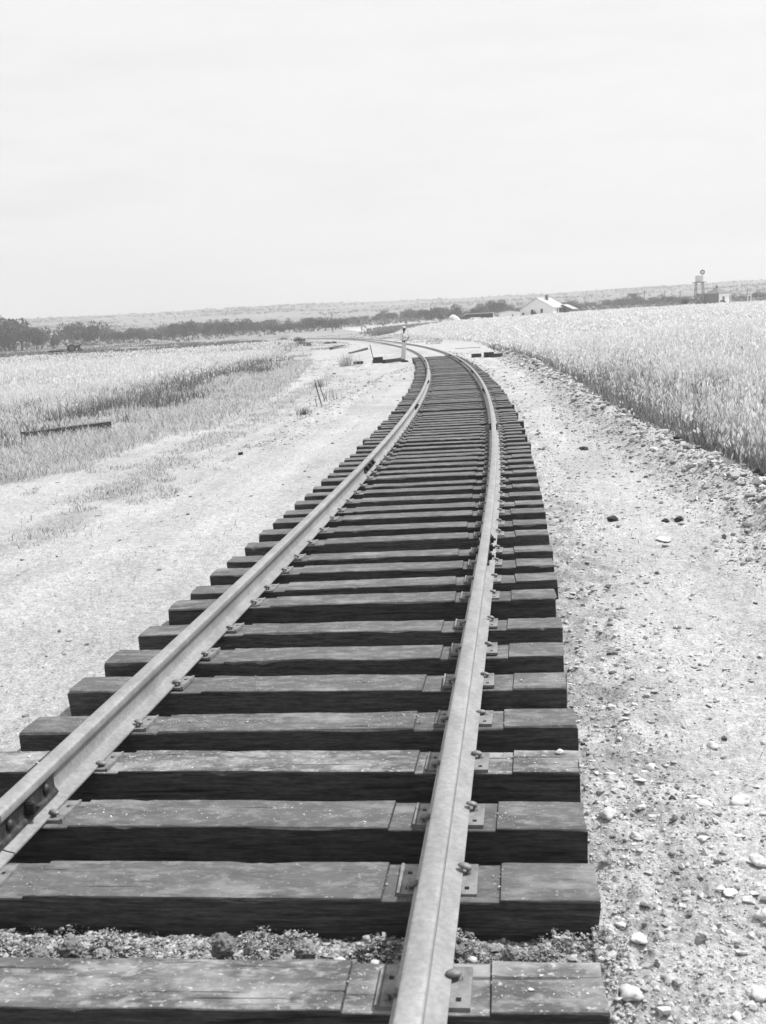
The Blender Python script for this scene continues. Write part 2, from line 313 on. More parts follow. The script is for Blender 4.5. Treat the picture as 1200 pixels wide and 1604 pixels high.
def plate_mesh():
    bm = bmesh.new(); t = .012
    xs = [-.120, -.111, -.1035, -.096, -.082, -.0, .082, .096, .1035, .111, .120]; ys = [-.090, -.064, -.046, 0, .026, .044, .090]
    holes = {(3, 1), (6, 4), (3, 4), (6, 1)}
    def top(i, x): return t+(.0045 if (i in (0,) or i == 9) else 0)
    n = len(xs)-1; k = len(ys)-1
    for i in range(n):
        for j in range(k):
            z = t+(.004 if i in (0,) else 0)
            if (i, j) in holes: z = .001
            vs = [bm.verts.new((a, b, z)) for a, b in ((xs[i], ys[j]), (xs[i+1], ys[j]), (xs[i+1], ys[j+1]), (xs[i], ys[j+1]))]; bm.faces.new(vs)
            lo = [bm.verts.new((v.co.x, v.co.y, 0)) for v in vs]
            for q in range(4): bm.faces.new((vs[q], lo[q], lo[(q+1) % 4], vs[(q+1) % 4]))
    return bm
def spike_mesh():                  # head overhangs toward -x (the rail)
    bm = bmesh.new()
    r = bmesh.ops.create_cube(bm, size=1); 
    for v in r['verts']: v.co = Vector((v.co.x*.016, v.co.y*.016, v.co.z*.06-.018))
    r = bmesh.ops.create_uvsphere(bm, u_segments=14, v_segments=8, radius=1)
    for v in r['verts']: 
        c = v.co.copy(); v.co = Vector((-.010+c.x*(.029 if c.x < 0 else .021), c.y*.019, .016+c.z*(.010 if c.z > 0 else .006)-.003*c.x))
    return bm
def bm_me(name, bm, m, smooth=False):
    me = bpy.data.meshes.new(name); bmesh.ops.recalc_face_normals(bm, faces=bm.faces); bm.to_mesh(me); bm.free(); me.materials.append(m)
    if smooth: smooth_me(me)
    return me
ME_PLATE = bm_me('tie_plate', plate_mesh(), m_plate); ME_SPIKE = bm_me('spike', spike_mesh(), m_spike, True)

RIGHT = {0: (958, 1597), 1: (942, 1412), 2: (922, 1297), 3: (911, 1207), 4: (900, 1136), 5: (892, 1077), 6: (884, 1025), 7: (878, 983), 8: (874, 936), 9: (869, 907), 10: (866, 883), 11: (862, 862), 12: (859, 836), 13: (856, 819), 14: (853, 800), 15: (849, 787), 16: (847, 774), 17: (844, 760), 18: (840, 748), 19: (838, 737), 20: (835, 729), 21: (833, 721), 22: (830, 713), 23: (829, 705.5)}
LEFT = {4: (31, 1150), 5: (105, 1080), 6: (164, 1035), 7: (220, 994), 8: (259, 954), 9: (297, 932), 10: (329, 902), 11: (356, 882), 12: (380, 859), 13: (403, 839), 14: (425, 821), 15: (443, 807), 16: (460, 792), 17: (476, 778), 18: (488, 768), 19: (502, 755), 20: (514, 746), 21: (523, 737), 22: (531, 729), 23: (539, 722)}
def onplane(u, v, z=0): d = ray(u, v); t = (z-CH)/d[2]; return Vector((d[0]*t, d[1]*t, z))
GA = 1.435/2+.034                    # centre of a rail head from the track centre
ordn = ['nearest', 'second', 'third', 'fourth', 'fifth', 'sixth', 'seventh', 'eighth', 'ninth', 'tenth', 'eleventh', 'twelfth', 'thirteenth', 'fourteenth', 'fifteenth', 'sixteenth', 'seventeenth', 'eighteenth', 'nineteenth', 'twentieth', 'twenty-first', 'twenty-second', 'twenty-third', 'twenty-fourth']
special = {0: 'nearest tie, its front cut by the bottom edge of the photo, top smeared with pale dust and split along its length', 1: 'second nearest tie, wide and clean-cut, with crumbling earth clods along its foot', 2: 'third nearest tie, under the bolted joint at the left edge of the photo', 3: 'fourth nearest tie, its top crusted with pale dirt left of the middle',
           4: 'fifth nearest tie, first whose left end shows in full, with scattered crumbs on top', 5: 'sixth nearest tie, split and chipped at its square left end', 7: 'eighth nearest tie, humped in the middle with a rounded left end'}
far_me = [tie_mesh(900+i, [(-.93, -.57), (.57, .93)], .228+.012*math.sin(i*2.1), 1.0, 40) for i in range(9)]
tie_s = []
srand = random.Random(3)
ties = []
for i in range(118):
    if i in RIGHT:
        a = onplane(*RIGHT[i])
        if i in LEFT:
            b = onplane(*LEFT[i]); dirv = (a-b).normalized(); mid = (a+b)/2
            tdv, s0 = track_dist(np.array(mid.x), np.array(mid.y)); s0 = float(s0); th = T(s0)[2]
            ang = math.atan2(dirv.y, dirv.x); wgt = .75 if i < 13 else .4; ang = th*(1-wgt)+ang*wgt
            off = float(tdv)
        else:
            tdv, s0 = track_dist(np.array(a.x), np.array(a.y)); s0 = float(s0); off = float(tdv)-TIE_L/2; ang = T(s0)[2]+[.02, .0, -.012, -.012][i]
        s0 += TIE_D/2; wv = 1.0
    else:
        s0 = 23.9+.11+(i-23)*.0 if False else None
    if s0 is None:
        s0 = tie_s[-1]+srand.gauss(.505, .035); off = srand.gauss(0, .03); ang = T(s0)[2]+srand.gauss(0, .018)
        if s0 > 61.5: break
    tie_s.append(s0); x, y, th = T(s0, off); x, y = float(x), float(y)
    zz = srand.uniform(-.004, .004) if i < 30 else srand.uniform(-.02, .006)
    far = i > 72
    # where the two rails cross this tie, in the tie's own frame
    cross = []
    for sg in (-1, 1):
        loc = None; s1 = s0
        for _ in range(4):
            rx, ry, rth = T(s1, sg*GA); dx, dy = float(rx)-x, float(ry)-y; ly = -dx*math.sin(ang)+dy*math.cos(ang); s1 -= ly
        rx, ry, rth = T(s1, sg*GA); dx, dy = float(rx)-x, float(ry)-y; cross.append((dx*math.cos(ang)+dy*math.sin(ang), float(rth)))
    if i < 30:
        r_ = random.Random(i*7+1); seats = []
        for (cx, _) in cross: seats.append((cx-.155-r_.uniform(0, .06), cx+.155+r_.uniform(0, .06)))
        if i == 1: seats[1] = (cross[1][0]-.165, cross[1][0]+.185)
        mesh = tie_mesh(40+i, seats, TIE_D+(r_.uniform(-.012, .012) if i > 2 else 0), {7: 2.0, 6: 1.6, 8: 1.5, 9: 1.4, 1: .35, 2: .4, 3: .5, 4: .6}.get(i, 1.1))
    else: mesh = far_me[i % 9]
    if i in (0, 3): mesh.materials[0] = m_tiedust
    if i in special: lab = 'dark creosoted wooden tie, the '+special[i]
    elif i < 24: lab = 'dark creosoted wooden tie, %s counted up from the bottom edge of the photo' % ordn[i]
    else:
        lab = 'dark weathered tie in the close-packed middle stretch before the bend' if i < 60 else 'small far tie where the track bends left, just short of the earth-covered ties'
    lab = ' '.join(lab.split()[:16]) if len(lab.split()) > 16 else lab
    if i < 24 or i % 9 or True:
        tie = link('railroad_tie', mesh, label=lab, cat='railroad tie', group='wooden ties under the rails')
    tie.location = (x, y, -TIE_H+zz); tie.rotation_euler = (srand.uniform(-.018, .018), srand.uniform(-.0015, .0015), ang)
    ties.append(tie)
    if not far:
        for (cx, rth), sg in zip(cross, (-1, 1)):
            p = link('tie_plate', ME_PLATE, tie); p.location = (cx+srand.uniform(-.006, .006), srand.uniform(-.012, .012), TIE_H-.0085-zz if i < 30 else TIE_H-.0085); p.rotation_euler = (srand.uniform(-.012, .012), 0, rth-ang+srand.gauss(0, .02)); p.scale.x = sg
            if i < 60:
                for hx, hy in ((.0885, .036), (-.0885, -.056)):
                    hx *= sg
                    q = link('spike', ME_SPIKE, tie); ca, sa = math.cos(rth-ang), math.sin(rth-ang)
                    q.location = (cx+hx*ca-hy*sa, p.location.y+hx*sa+hy*ca, TIE_H+.0-zz+srand.uniform(-.002, .009)); q.rotation_euler = (srand.uniform(-.12, .12), srand.uniform(-.1, .12)*(1 if hx > 0 else -1), (rth-ang)+(0 if hx > 0 else math.pi)+srand.uniform(-.3, .3)); q.scale = (srand.uniform(.82, .95), srand.uniform(.74, .92), 1)

# ------------------------------------------------------------------ rails
BZ = .006
PROF = [(-.070, 0), (-.070, .007), (-.045, .013), (-.014, .024), (-.0085, .036), (-.0085, .096), (-.013, .106), (-.033, .112), (-.034, .118), (-.034, .134), (-.0325, .139), (-.0285, .1425), (-.022, .1445), (-.011, .1460), (0, .1465),
        (.011, .1460), (.022, .1445), (.0285, .1425), (.0325, .139), (.034, .134), (.034, .118), (.033, .112), (.013, .106), (.0085, .096), (.0085, .036), (.014, .024), (.045, .013), (.070, .007), (.070, 0)]
def sweep(prof, side, s0, s1, step=.2, closed=True, dz=BZ):
    n = max(2, int((s1-s0)/step)+1); ss = np.linspace(s0, s1, n); V = []
    for s in ss:
        for (px, pz) in prof:
            x, y, th = T(s, side*GA+px); V.append((float(x), float(y), pz+dz))
    k = len(prof); idx = np.arange(n*k).reshape(n, k); Q = []
    for i in range(n-1):
        for j in range(k): Q.append((idx[i, j], idx[i, (j+1) % k], idx[i+1, (j+1) % k], idx[i+1, j]))
    me = bpy.data.meshes.new('m'); me.from_pydata(V, [], [tuple(int(a) for a in q) for q in Q]+[tuple(int(a) for a in idx[0]), tuple(int(a) for a in idx[-1][::-1])])
    bm = bmesh.new(); bm.from_mesh(me); bmesh.ops.recalc_face_normals(bm, faces=bm.faces); bm.to_mesh(me); bm.free(); return me
BARP = [(.0095, .034), (.014, .028), (.030, .021), (.034, .025), (.031, .034), (.022, .044), (.019, .055), (.019, .086), (.024, .098), (.029, .104), (.027, .110), (.0095, .104)]
def boltm(kind):
    bm = bmesh.new()
    if kind == 'nut':
        r = bmesh.ops.create_cube(bm, size=1)
        for v in r['verts']: v.co = Vector((v.co.x*.034+.017, v.co.y*.048, v.co.z*.048))
        bmesh.ops.bevel(bm, geom=bm.edges[:], offset=.004, segments=2, affect='EDGES')
        r = bmesh.ops.create_cone(bm, cap_ends=True, segments=12, radius1=.011, radius2=.010, depth=.03)
        for v in r['verts']: v.co = Vector((v.co.z+.035, v.co.x, v.co.y))
    else:
        r = bmesh.ops.create_uvsphere(bm, u_segments=14, v_segments=10, radius=.021)
        for v in r['verts']: v.co.x = max(v.co.x*.9, 0)
    return bm_me(kind, bm, m_bar, True)
ME_NUT = boltm('nut'); ME_HEAD = boltm('head'); ME_NUT.polygons.foreach_set('use_smooth', [False]*len(ME_NUT.polygons))
JL = [-9.1, .83, 10.75, 20.46, 30.4, 40.4, 50.4, 62, 90, 130, 200, 330]; JR = [-4.2, 5.55, 15.0, 24.7, 35.7, 47.1, 57.5, 90, 130, 200, 330]
def rlab(side, i):
    w_ = 'left' if side < 0 else 'right'
    if side < 0: return ['steel rail cut off by the lower left corner, running to the nearest bolted joint', 'left rail from the joint at the left edge to the joint halfway up the track', 'left rail length just beyond the bolted joint halfway up the track', 'left rail length leading into the bend', 'left rail length turning at the middle of the bend', 'left rail length at the sharpest-looking part of the bend near the standing person', 'short left rail length where the ties vanish under earth', 'left rail beyond the earth-covered ties, passing behind the standing person', 'left rail length in the distance just left of the standing person', 'left rail length in the far distance behind the loose timbers', 'farthest left rail length near the tree line'][i]
    return ['steel rail running up from the bottom edge to the dark joint at right', 'right rail length just beyond the nearest joint, running straight up', 'right rail length bending left near the piled tie stubs', 'right rail length in the upper bend, lit along its head', 'right rail length turning left before the earth-covered ties', 'right rail length beside the last uncovered ties', 'right rail on the earth-covered stretch right of the person', 'right rail length passing behind the standing person', 'right rail length left of the person, in the distance', 'farthest right rail length near the tree line'][i]
for side, J in ((-1, JL), (1, JR)):
    for i in range(len(J)-1):
        s0 = max(J[i], -2.2)+.004; s1 = J[i+1]-.004
        me = sweep(PROF, side, s0, s1, .2 if s0 < 60 else 1.0); me.materials.append(m_rail); smooth_me(me); me.set_sharp_from_angle(angle=math.radians(38))
        rail = link('rail', me, label=rlab(side, i), cat='rail', group='rails of the track')
        if J[i+1] < 60:
            sj = J[i+1]
            for gs in (1, -1):
                pf = [(gs*a, b) for a, b in BARP]
                bme = sweep(pf, side, sj-.46, sj+.46, .1); bme.materials.append(m_bar); bar = link('joint_bar', bme, rail)
                for q, ds in enumerate((-.38, -.23, -.08, .08, .23, .38)):
                    x, y, th = T(sj+ds, side*GA+gs*.0195); nut = (q % 2 == 0) == (gs > 0)
                    b = link('bolt', ME_NUT if nut else ME_HEAD, bar); b.location = (float(x), float(y), BZ+.070); b.rotation_euler = (random.uniform(-.5, .5) if nut else 0, 0, float(th)+(0 if gs > 0 else math.pi)); 
                    if nut: b.rotation_euler = Matrix.Rotation(float(th)+(0 if gs > 0 else math.pi), 3, 'Z').to_euler()

# ------------------------------------------------------------------ stones and clods
def ico(sub=1):
    bm = bmesh.new(); bmesh.ops.create_icosphere(bm, subdivisions=sub, radius=1); bm.verts.ensure_lookup_table()
    V = np.array([v.co[:] for v in bm.verts]); Fa = np.array([[v.index for v in f.verts] for f in bm.faces]); bm.free(); return V, Fa
IV, IF = ico(1); IV2, IF2 = ico(2)
def scatter_clods(name, P, size, tone, mat, **k):
    V_, F_ = IV2, IF2
    use1 = True; V_, F_ = IV, IF
    n = len(P); sh = rng.uniform(.45, 1.35, (n, len(V_), 1)); V = V_[None]*sh
    a = rng.uniform(0, 6.28, n); ca, sa = np.cos(a), np.sin(a); sc = rng.uniform(.7, 1.3, (n, 3))*np.array([1.15, .95, .6]); V = V*sc[:, None]
    V = np.stack([V[..., 0]*ca[:, None]-V[..., 1]*sa[:, None], V[..., 0]*sa[:, None]+V[..., 1]*ca[:, None], V[..., 2]], -1)*size[:, None, None]+P[:, None]
    Q = F_[None]+(np.arange(n)*len(V_))[:, None, None]
    me = npmesh(name, V, Q, np.repeat(tone, len(V_)), 3); me.materials.append(mat); me.polygons.foreach_set('use_smooth', np.zeros(len(me.polygons), bool))
    return link(name, me, **k)
def rand_pts(n, r0, r1, a0=-.42, a1=.42, pw=1.0):
    r = (rng.random(n)*(r1**pw-r0**pw)+r0**pw)**(1/pw); a = rng.uniform(a0, a1, n); return r*np.sin(a), r*np.cos(a), r
X, Y, r = rand_pts(330000, 1.9, 75, pw=.30)
td, s_ = track_dist(X, Y); dbr = dline(X, Y, BR); dbl = dline(X, Y, BL); gl = dline(X, Y, GL)
d_ = np.where(td < 0, .035, .10)+1.6*np.exp(-((dbr-.10)/.65)**2)*.9+.8*1.5*np.exp(-((np.abs(td)-1.38)/.28)**2)*(td > 0)+1.0*np.exp(-(dbl/.4)**2)+.30*(fbm(X*1.5, Y*1.5, 3, 31) > .5)*(td > 0)
d_ = d_*(np.abs(td) > 1.205)*(dline(X, Y, WE) > -.05)*np.where(gl < 0, .25, 1)
k_ = rng.random(len(X)) < np.clip(d_, 0, 1)*.8
X, Y, r, dbr = X[k_], Y[k_], r[k_], dbr[k_]
bk = np.exp(-((dbr-.1)/.6)**2); sz = (.0018+.0035*rng.random(len(X))**3+.011*rng.random(len(X))**16)*(1+r/13)*(1+1.3*bk)
tone = np.where(rng.random(len(X)) < .22+.2*np.exp(-((dbr-.1)/.6)**2), rng.uniform(.10, .22, len(X)), rng.uniform(.30, .52, len(X)))
scatter_clods('gravel_and_crumbs', np.stack([X, Y, gz(X, Y)+sz*.25], -1), sz, tone, m_clod, kind='stuff', label='loose pale crumbs and pebbles strewn beside the track', cat='gravel')
# earth heaped between the two nearest ties
n = 42000; u = rng.uniform(-1.22, 1.30, n); sg = rng.normal(.42, .085, n); x, y, th = T(sg, u); x = x; zc = gz(x, y)
cl_ = sstep(.45, .75, fbm(x*9, y*9, 3, 33)); sz = .0014+.0030*rng.random(n)**2+.009*rng.random(n)**18
scatter_clods('loose_earth', np.stack([x, y, zc+sz*.4+rng.random(n)**1.5*.045*cl_], -1), sz, np.where(rng.random(n) < .3, rng.uniform(.12, .2, n), rng.uniform(.22, .40, n)), m_clod, kind='stuff', label='loose earth crumbs heaped between the two nearest ties', cat='soil')
# crumbs of dirt on the tops of the nearer ties
PX, SZ, TN = [], [], []
for i, tie in enumerate(ties[:14]):
    r_ = np.random.default_rng(100+i); m = [700, 600, 600, 900, 600, 220, 110, 70, 60, 40, 40, 30, 30, 30][i]
    cl = r_.uniform(-1.2, 1.2, 7); lx = cl[r_.integers(0, 7, m)]+r_.normal(0, .10, m); ly = r_.normal(.0, .045, m)
    ok = (np.abs(lx) < 1.2) & (np.abs(ly) < .09); lx, ly = lx[ok], ly[ok]; a = tie.rotation_euler.z; q = .0012+.0028*r_.random(len(lx))**4+.006*r_.random(len(lx))**30
    X = tie.location.x+lx*math.cos(a)-ly*math.sin(a); Y = tie.location.y+lx*math.sin(a)+ly*math.cos(a)
    tdx, _ = track_dist(X, Y); ok = np.abs(np.abs(tdx)-GA) > .16; PX.append(np.stack([X, Y, np.full(len(X), .0015)], -1)[ok]); SZ.append(q[ok]); TN.append(r_.uniform(.25, .55, len(lx))[ok])
scatter_clods('dirt_crumbs', np.concatenate(PX), np.concatenate(SZ), np.concatenate(TN), m_clod, kind='stuff', label='small pale dirt crumbs lying on the tops of the nearer ties', cat='dirt')

def lump_mesh(seed, sub=3, rough=.35, fl=.7, freq=2.2):
    bm = bmesh.new(); bmesh.ops.create_icosphere(bm, subdivisions=sub, radius=1); so_ = seed*13.7
    for v in bm.verts:
        p = v.co.normalized(); q = mnoise.noise(p*freq*.5+Vector((so_, 0, 0)))*rough*1.3+mnoise.noise(p*freq*1.7+Vector((0, so_, 0)))*rough*.7+mnoise.noise(p*freq*4.5+Vector((0, 0, so_)))*rough*.4
        v.co = p*(1+q); v.co.z *= fl
    me = bpy.data.meshes.new('lump'); bm.to_mesh(me); bm.free(); return me
def crumb_mesh(seed):                # a crumbly clod: rounded grains all over a lump
    bm = bmesh.new(); bmesh.ops.create_icosphere(bm, subdivisions=5, radius=1); so_ = Vector((seed*3.1, seed*1.7, 0))
    for v in bm.verts:
        p = v.co.normalized(); q = 1+.30*mnoise.noise(p*1.2+so_)+.22*mnoise.noise(p*2.6+so_); d = mnoise.voronoi(p*3.2+so_)[0][0]; d2 = mnoise.voronoi(p*7.5+so_)[0][0]
        v.co = p*(q+.30*(.55-d)+.13*(.5-d2)); v.co.z *= .85
    me = bpy.data.meshes.new('clod'); bm.to_mesh(me); bm.free(); return me
def stone(name, u, v, size, mat, label, cat, group=None, rough=.3, fl=.7, freq=1.6, z=None, sub=3, st=(1, 1, 1), smooth=True):
    x, y, _ = ground_hit(u, v) if z is None else tuple(onplane(u, v, z)); me = lump_mesh(random.randint(0, 9999), sub, rough, fl, freq) if name != 'soil_clod' else crumb_mesh(random.randint(0, 99)); me.materials.append(mat)
    if smooth: smooth_me(me)
    o = link(name, me, label=label, cat=cat, group=group); zz = float(gz(np.array(x), np.array(y))) if z is None else z
    o.location = (x, y, zz+size*fl*.45); o.scale = (size*st[0], size*st[1], size*st[2]); o.rotation_euler = (0, 0, random.uniform(0, 6)); return o
G1 = 'pale stones on the bare ground right of the track'
for (u, v, s, lab, st) in [(1116, 1167, .022, 'pale rounded stone high on the right, with a dark shadow at its foot', (1, 1, 1)), (1018, 1199, .022, 'pale stone nearest the tie ends above the pair of flat white pieces', (1, .9, 1)),
        (1120, 1212, .017, 'small pale stone just below the highest right-hand stone', (1, .8, .9)), (1160, 1261, .030, 'largest oval white stone lying at the right, shadow to its left', (1.25, .9, .8)),
        (1104, 1268, .032, 'flat pale ragged flake beside the oval white stone', (1.4, .6, .35)), (1085, 1252, .014, 'small flat white chip above the ragged flake', (1.3, .8, .6)), (951, 1296, .029, 'square-sided pale stone close to the third tie end from the bottom', (1.1, .9, .9)),
        (997, 1321, .018, 'small pale oblong stone right of the square-sided one', (.8, 1.2, .9)), (1100, 1326, .014, 'small white pebble below the ragged flake', (1, 1, .8)), (1190, 1362, .028, 'white stone at the right edge of the photo', (.9, 1, 1)),
        (936, 1238, .014, 'white pebble beside the fourth tie end from the bottom', (1, 1, .8)), (973, 1461, .014, 'round white pebble beside the second tie end from the bottom', (1, 1, .9)), (1197, 1447, .026, 'grey stone at the lower right edge of the photo', (1, 1, 1)), (1145, 1411, .018, 'dull flat pebble between the two stones of the right edge', (1.2, 1, .5)),
        (957, 1218, .013, 'flat white chip just above the pebble by the fourth tie end', (1.4, .9, .5)), (1001, 1229, .014, 'flat pale chip right of the chip by the fourth tie end', (1.6, .9, .4)), (1001, 1486, .022, 'buried pale stone low down by the gap of the two nearest ties', (1, 1, .6)), (990, 1580, .026, 'blurred pale stone near the nearest tie end', (1.1, 1, .8)), (1188, 1580, .024, 'blurred white stone in the lower right corner', (1, 1, .8)),
        (957, 1115, .018, 'grey pebble beside the fifth tie end from the bottom', (1, 1, .8)), (1041, 850, .06, 'flat pale slab lying at the foot of the dirt bank', (1.5, .8, .35))]:
    stone('stone', u, v, s*1.1, m_stone, lab, 'stone', G1, st=st, rough=.42, fl=.62, freq=1.9)
for (u, v, s, lab) in [(915, 706, .085, 'dark flattened clod alone on the bare ground right of the track'), (1076, 704, .16, 'large black clod at the foot of the oats on the dirt bank'), (1050, 697, .10, 'black clod just left of the large black clod under the oats'), (1060, 712, .09, 'black clod just below the large black clod under the oats'), (1101, 733, .09, 'black clod down the bank below the large black clod'), (1187, 762, .10, 'black clod at the right end of the dirt bank'),
        (1064, 819, .06, 'small upright dark clod at the inner foot of the dirt bank'), (1043, 819, .055, 'small dark clod left of the upright one below the bank'), (960, 815, .07, 'low dark patch of clod left of the two clods below the bank'), (377, 711, .07, 'dark clod alone on the sand left of the track'), (173, 772, .07, 'dark clod on the bare rut at the edge of the grass'), (1030, 683, .09, 'black clod farthest up the bank under the oats'), (1118, 745, .08, 'low black clod lowest in the row under the oats'), (523, 586, .10, 'dark lump on the sand beyond the two stakes')]:
    stone('earth_clod', u, v, s*.62, m_darkclod, lab, 'clod', 'dark clods of moist earth', rough=.55, fl=.6, freq=2.2)
for (u, v, s, lab) in [(112, 1492, .042, 'crumbly pale clod at left foot of the second nearest tie'), (60, 1500, .030, 'crumbly clod farthest left between the two nearest ties'), (160, 1502, .028, 'crumbly clod right beside the leftmost large clod'), (350, 1488, .044, 'tallest crumbly clod between the two nearest ties'), (434, 1492, .022, 'small dark clod between the tallest clod and the pointed one'), (480, 1494, .036, 'pointed crumbly clod left of the right rail'), (718, 1494, .024, 'crumbly clod just right of the right rail'), (800, 1500, .026, 'crumbly clod midway from the right rail to the tie end')]:
    stone('soil_clod', u, v, s*.8, m_clodo, lab, 'clod', 'crumbly clods between the two nearest ties', rough=.75, fl=.85, freq=3.6, z=-.04, sub=5)
for (u, v, s, lab) in [(532, 1514, .023, 'white stone in the gap left of the right rail'), (590, 1516, .020, 'white stone touching the nearest tie beside its plate'), (740, 1506, .013, 'white pebble in the gap right of the right rail')]:
    stone('stone', u, v, s, m_stone, lab, 'stone', 'white stones between the two nearest ties', z=-.06, rough=.22)
o = stone('stone', 877, 1180, .016, m_stone, 'small pale stone on the right end of the fourth nearest tie', 'stone', None, z=.0)

# ------------------------------------------------------------------ grasses and oats
class Blades:
    def __init__(s): s.V, s.Q, s.T, s.n = [], [], [], 0
    def add(s, V, Q, t): s.V.append(V.reshape(-1, 3)); s.Q.append((Q+s.n).reshape(-1, 4)); s.T.append(t.ravel()); s.n += V.size//3
    def blades(s, P, h, w_, lean, tb, tt):
        n = len(P); a = rng.uniform(0, 6.28, n); b = rng.uniform(0, 6.28, n)
        wx, wy = np.cos(a)*w_/2, np.sin(a)*w_/2; lx, ly = np.cos(b)*lean*h, np.sin(b)*lean*h
        z0 = np.zeros(n); W = np.stack([wx, wy, z0], -1); mid = P+np.stack([lx*.35, ly*.35, h*.6], -1); tip = P+np.stack([lx, ly, h*np.sqrt(np.clip(1-lean**2*.5, .2, 1))], -1)
        V = np.stack([P-W, P+W, mid+W*.8, mid-W*.8, tip+W*.2, tip-W*.2], 1); base = (np.arange(n)*6)[:, None, None]
        Q = np.array([[0, 1, 2, 3], [3, 2, 4, 5]])[None]+base; t = np.stack([tb, tb, (tb+tt)/2, (tb+tt)/2, tt, tt], 1); s.add(V, Q, t); return tip
    def heads(s, P, hh, hw, t, k=1):
        n = len(P)
        for i in range(k):
            a = rng.uniform(0, 6.28, n); W = np.stack([np.cos(a)*hw, np.sin(a)*hw, rng.uniform(-.3, .3, n)*hw], -1); c = P+np.stack([rng.normal(0, 1, n)*hw*1.9*(i > 0), rng.normal(0, 1, n)*hw*1.9*(i > 0), -hh*rng.uniform(0, .8+.5*k, n)], -1)
            U = np.stack([rng.normal(0, .12, n)*hh, rng.normal(0, .12, n)*hh, hh*.5], -1); V = np.stack([c-U, c+W, c+U, c-W], 1); Q = np.array([[0, 1, 2, 3]])[None]+(np.arange(n)*4)[:, None, None]; s.add(V, Q, np.repeat(t[:, None], 4, 1))
    def make(s, name, label, cat):
        me = npmesh(name, np.concatenate(s.V), np.concatenate(s.Q), np.concatenate(s.T)); me.materials.append(m_straw); return link(name, me, kind='stuff', label=label, cat=cat)
def U_(a, b, n): return rng.uniform(a, b, n)
# right-hand oats
B = Blades()
for (n, r0, r1, wv, hw, k, pw) in [(75000, 10, 32, .005, .0095, 7, .8), (70000, 32, 75, .011, .021, 5, 1.0), (130000, 75, 235, .04, .07, 2, .9)]:
    X, Y, r = rand_pts(n, r0, r1, -.08, .40, pw); d = -dline(X, Y, WE)-.55*np.clip(fbm(X*1.3, Y*1.3, 3, 91)-.42, 0, 1)*2*(r < 90); td, s_ = track_dist(X, Y)
    k_ = (d > 0) & (td > 3.5) & (azx(X, Y) > 560+0*X); X, Y, r, d = X[k_], Y[k_], r[k_], d[k_]; n = len(X)
    pt_ = fbm(X/1.6, Y/2.6, 4, 41); patch = sstep(.50, .60, pt_)*np.clip(1.3-r/70, 0, 1)
    edge = np.exp(-(d/1.1)**2); h = (.58+.20*U_(-1, 1, n))*(1-.35*edge*U_(0, 1.5, n))*(.72+.5*vnoise(X/1.3, Y/1.3, 3)); P = np.stack([X, Y, gz(X, Y)], -1)
    dk = rng.random(n) < .14+.62*patch
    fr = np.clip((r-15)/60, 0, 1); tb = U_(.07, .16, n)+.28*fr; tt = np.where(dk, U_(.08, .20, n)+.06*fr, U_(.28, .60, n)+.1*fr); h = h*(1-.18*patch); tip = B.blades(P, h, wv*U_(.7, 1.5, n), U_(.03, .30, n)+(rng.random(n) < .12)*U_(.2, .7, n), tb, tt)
    hd = ~dk & (rng.random(n) > .6*edge*(r < 100)) & (rng.random(n) < np.clip(.42+r/110, 0, 1)); B.heads(tip[hd], U_(.045, .10, hd.sum())*(1+r[hd]/90), hw*U_(.6, 1.5, hd.sum()), U_(.60, .92, hd.sum()), k)
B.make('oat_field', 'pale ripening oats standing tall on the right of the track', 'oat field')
X, Y, r = rand_pts(60000, 10, 85, -.02, .40, .8); d = -dline(X, Y, WE); k_ = (d > -.12) & (d < .9) & (rng.random(len(X)) < .8-.5*np.abs(d)); X, Y, r = X[k_], Y[k_], r[k_]; n = len(X)
B = Blades(); P = np.stack([X, Y, gz(X, Y)], -1); tip = B.blades(P, U_(.08, .42, n), .004*(1+r/9)*U_(.6, 1.4, n), U_(.1, .8, n), U_(.07, .18, n), U_(.14, .42, n)); B.make('field_edge_grass', 'short mixed grass along the foot of the right oats', 'grass')
X, Y, r = rand_pts(26000, 10, 75, -.02, .40, .8); d = -dline(X, Y, WE); cw_ = fbm(X*1.4, Y*1.0, 3, 93); k_ = (d > -.05) & (d < 2.2) & (cw_ > .52+.05*d); X, Y, r, d = X[k_], Y[k_], r[k_], d[k_]; n = len(X)
B = Blades(); P = np.stack([X, Y, gz(X, Y)], -1); tip = B.blades(P, U_(.18, .60, n), .006*(1+r/12)*U_(.6, 1.6, n), U_(.1, .75, n), U_(.06, .13, n), U_(.12, .32, n)); hd = rng.random(n) < .3; B.heads(tip[hd], U_(.03, .08, hd.sum()), U_(.007, .014, hd.sum())*(1+r[hd]/25), U_(.5, .8, hd.sum()), 3); B.make('edge_weeds', 'darker leafy weeds in ragged patches along the edge of the right oats', 'weeds')
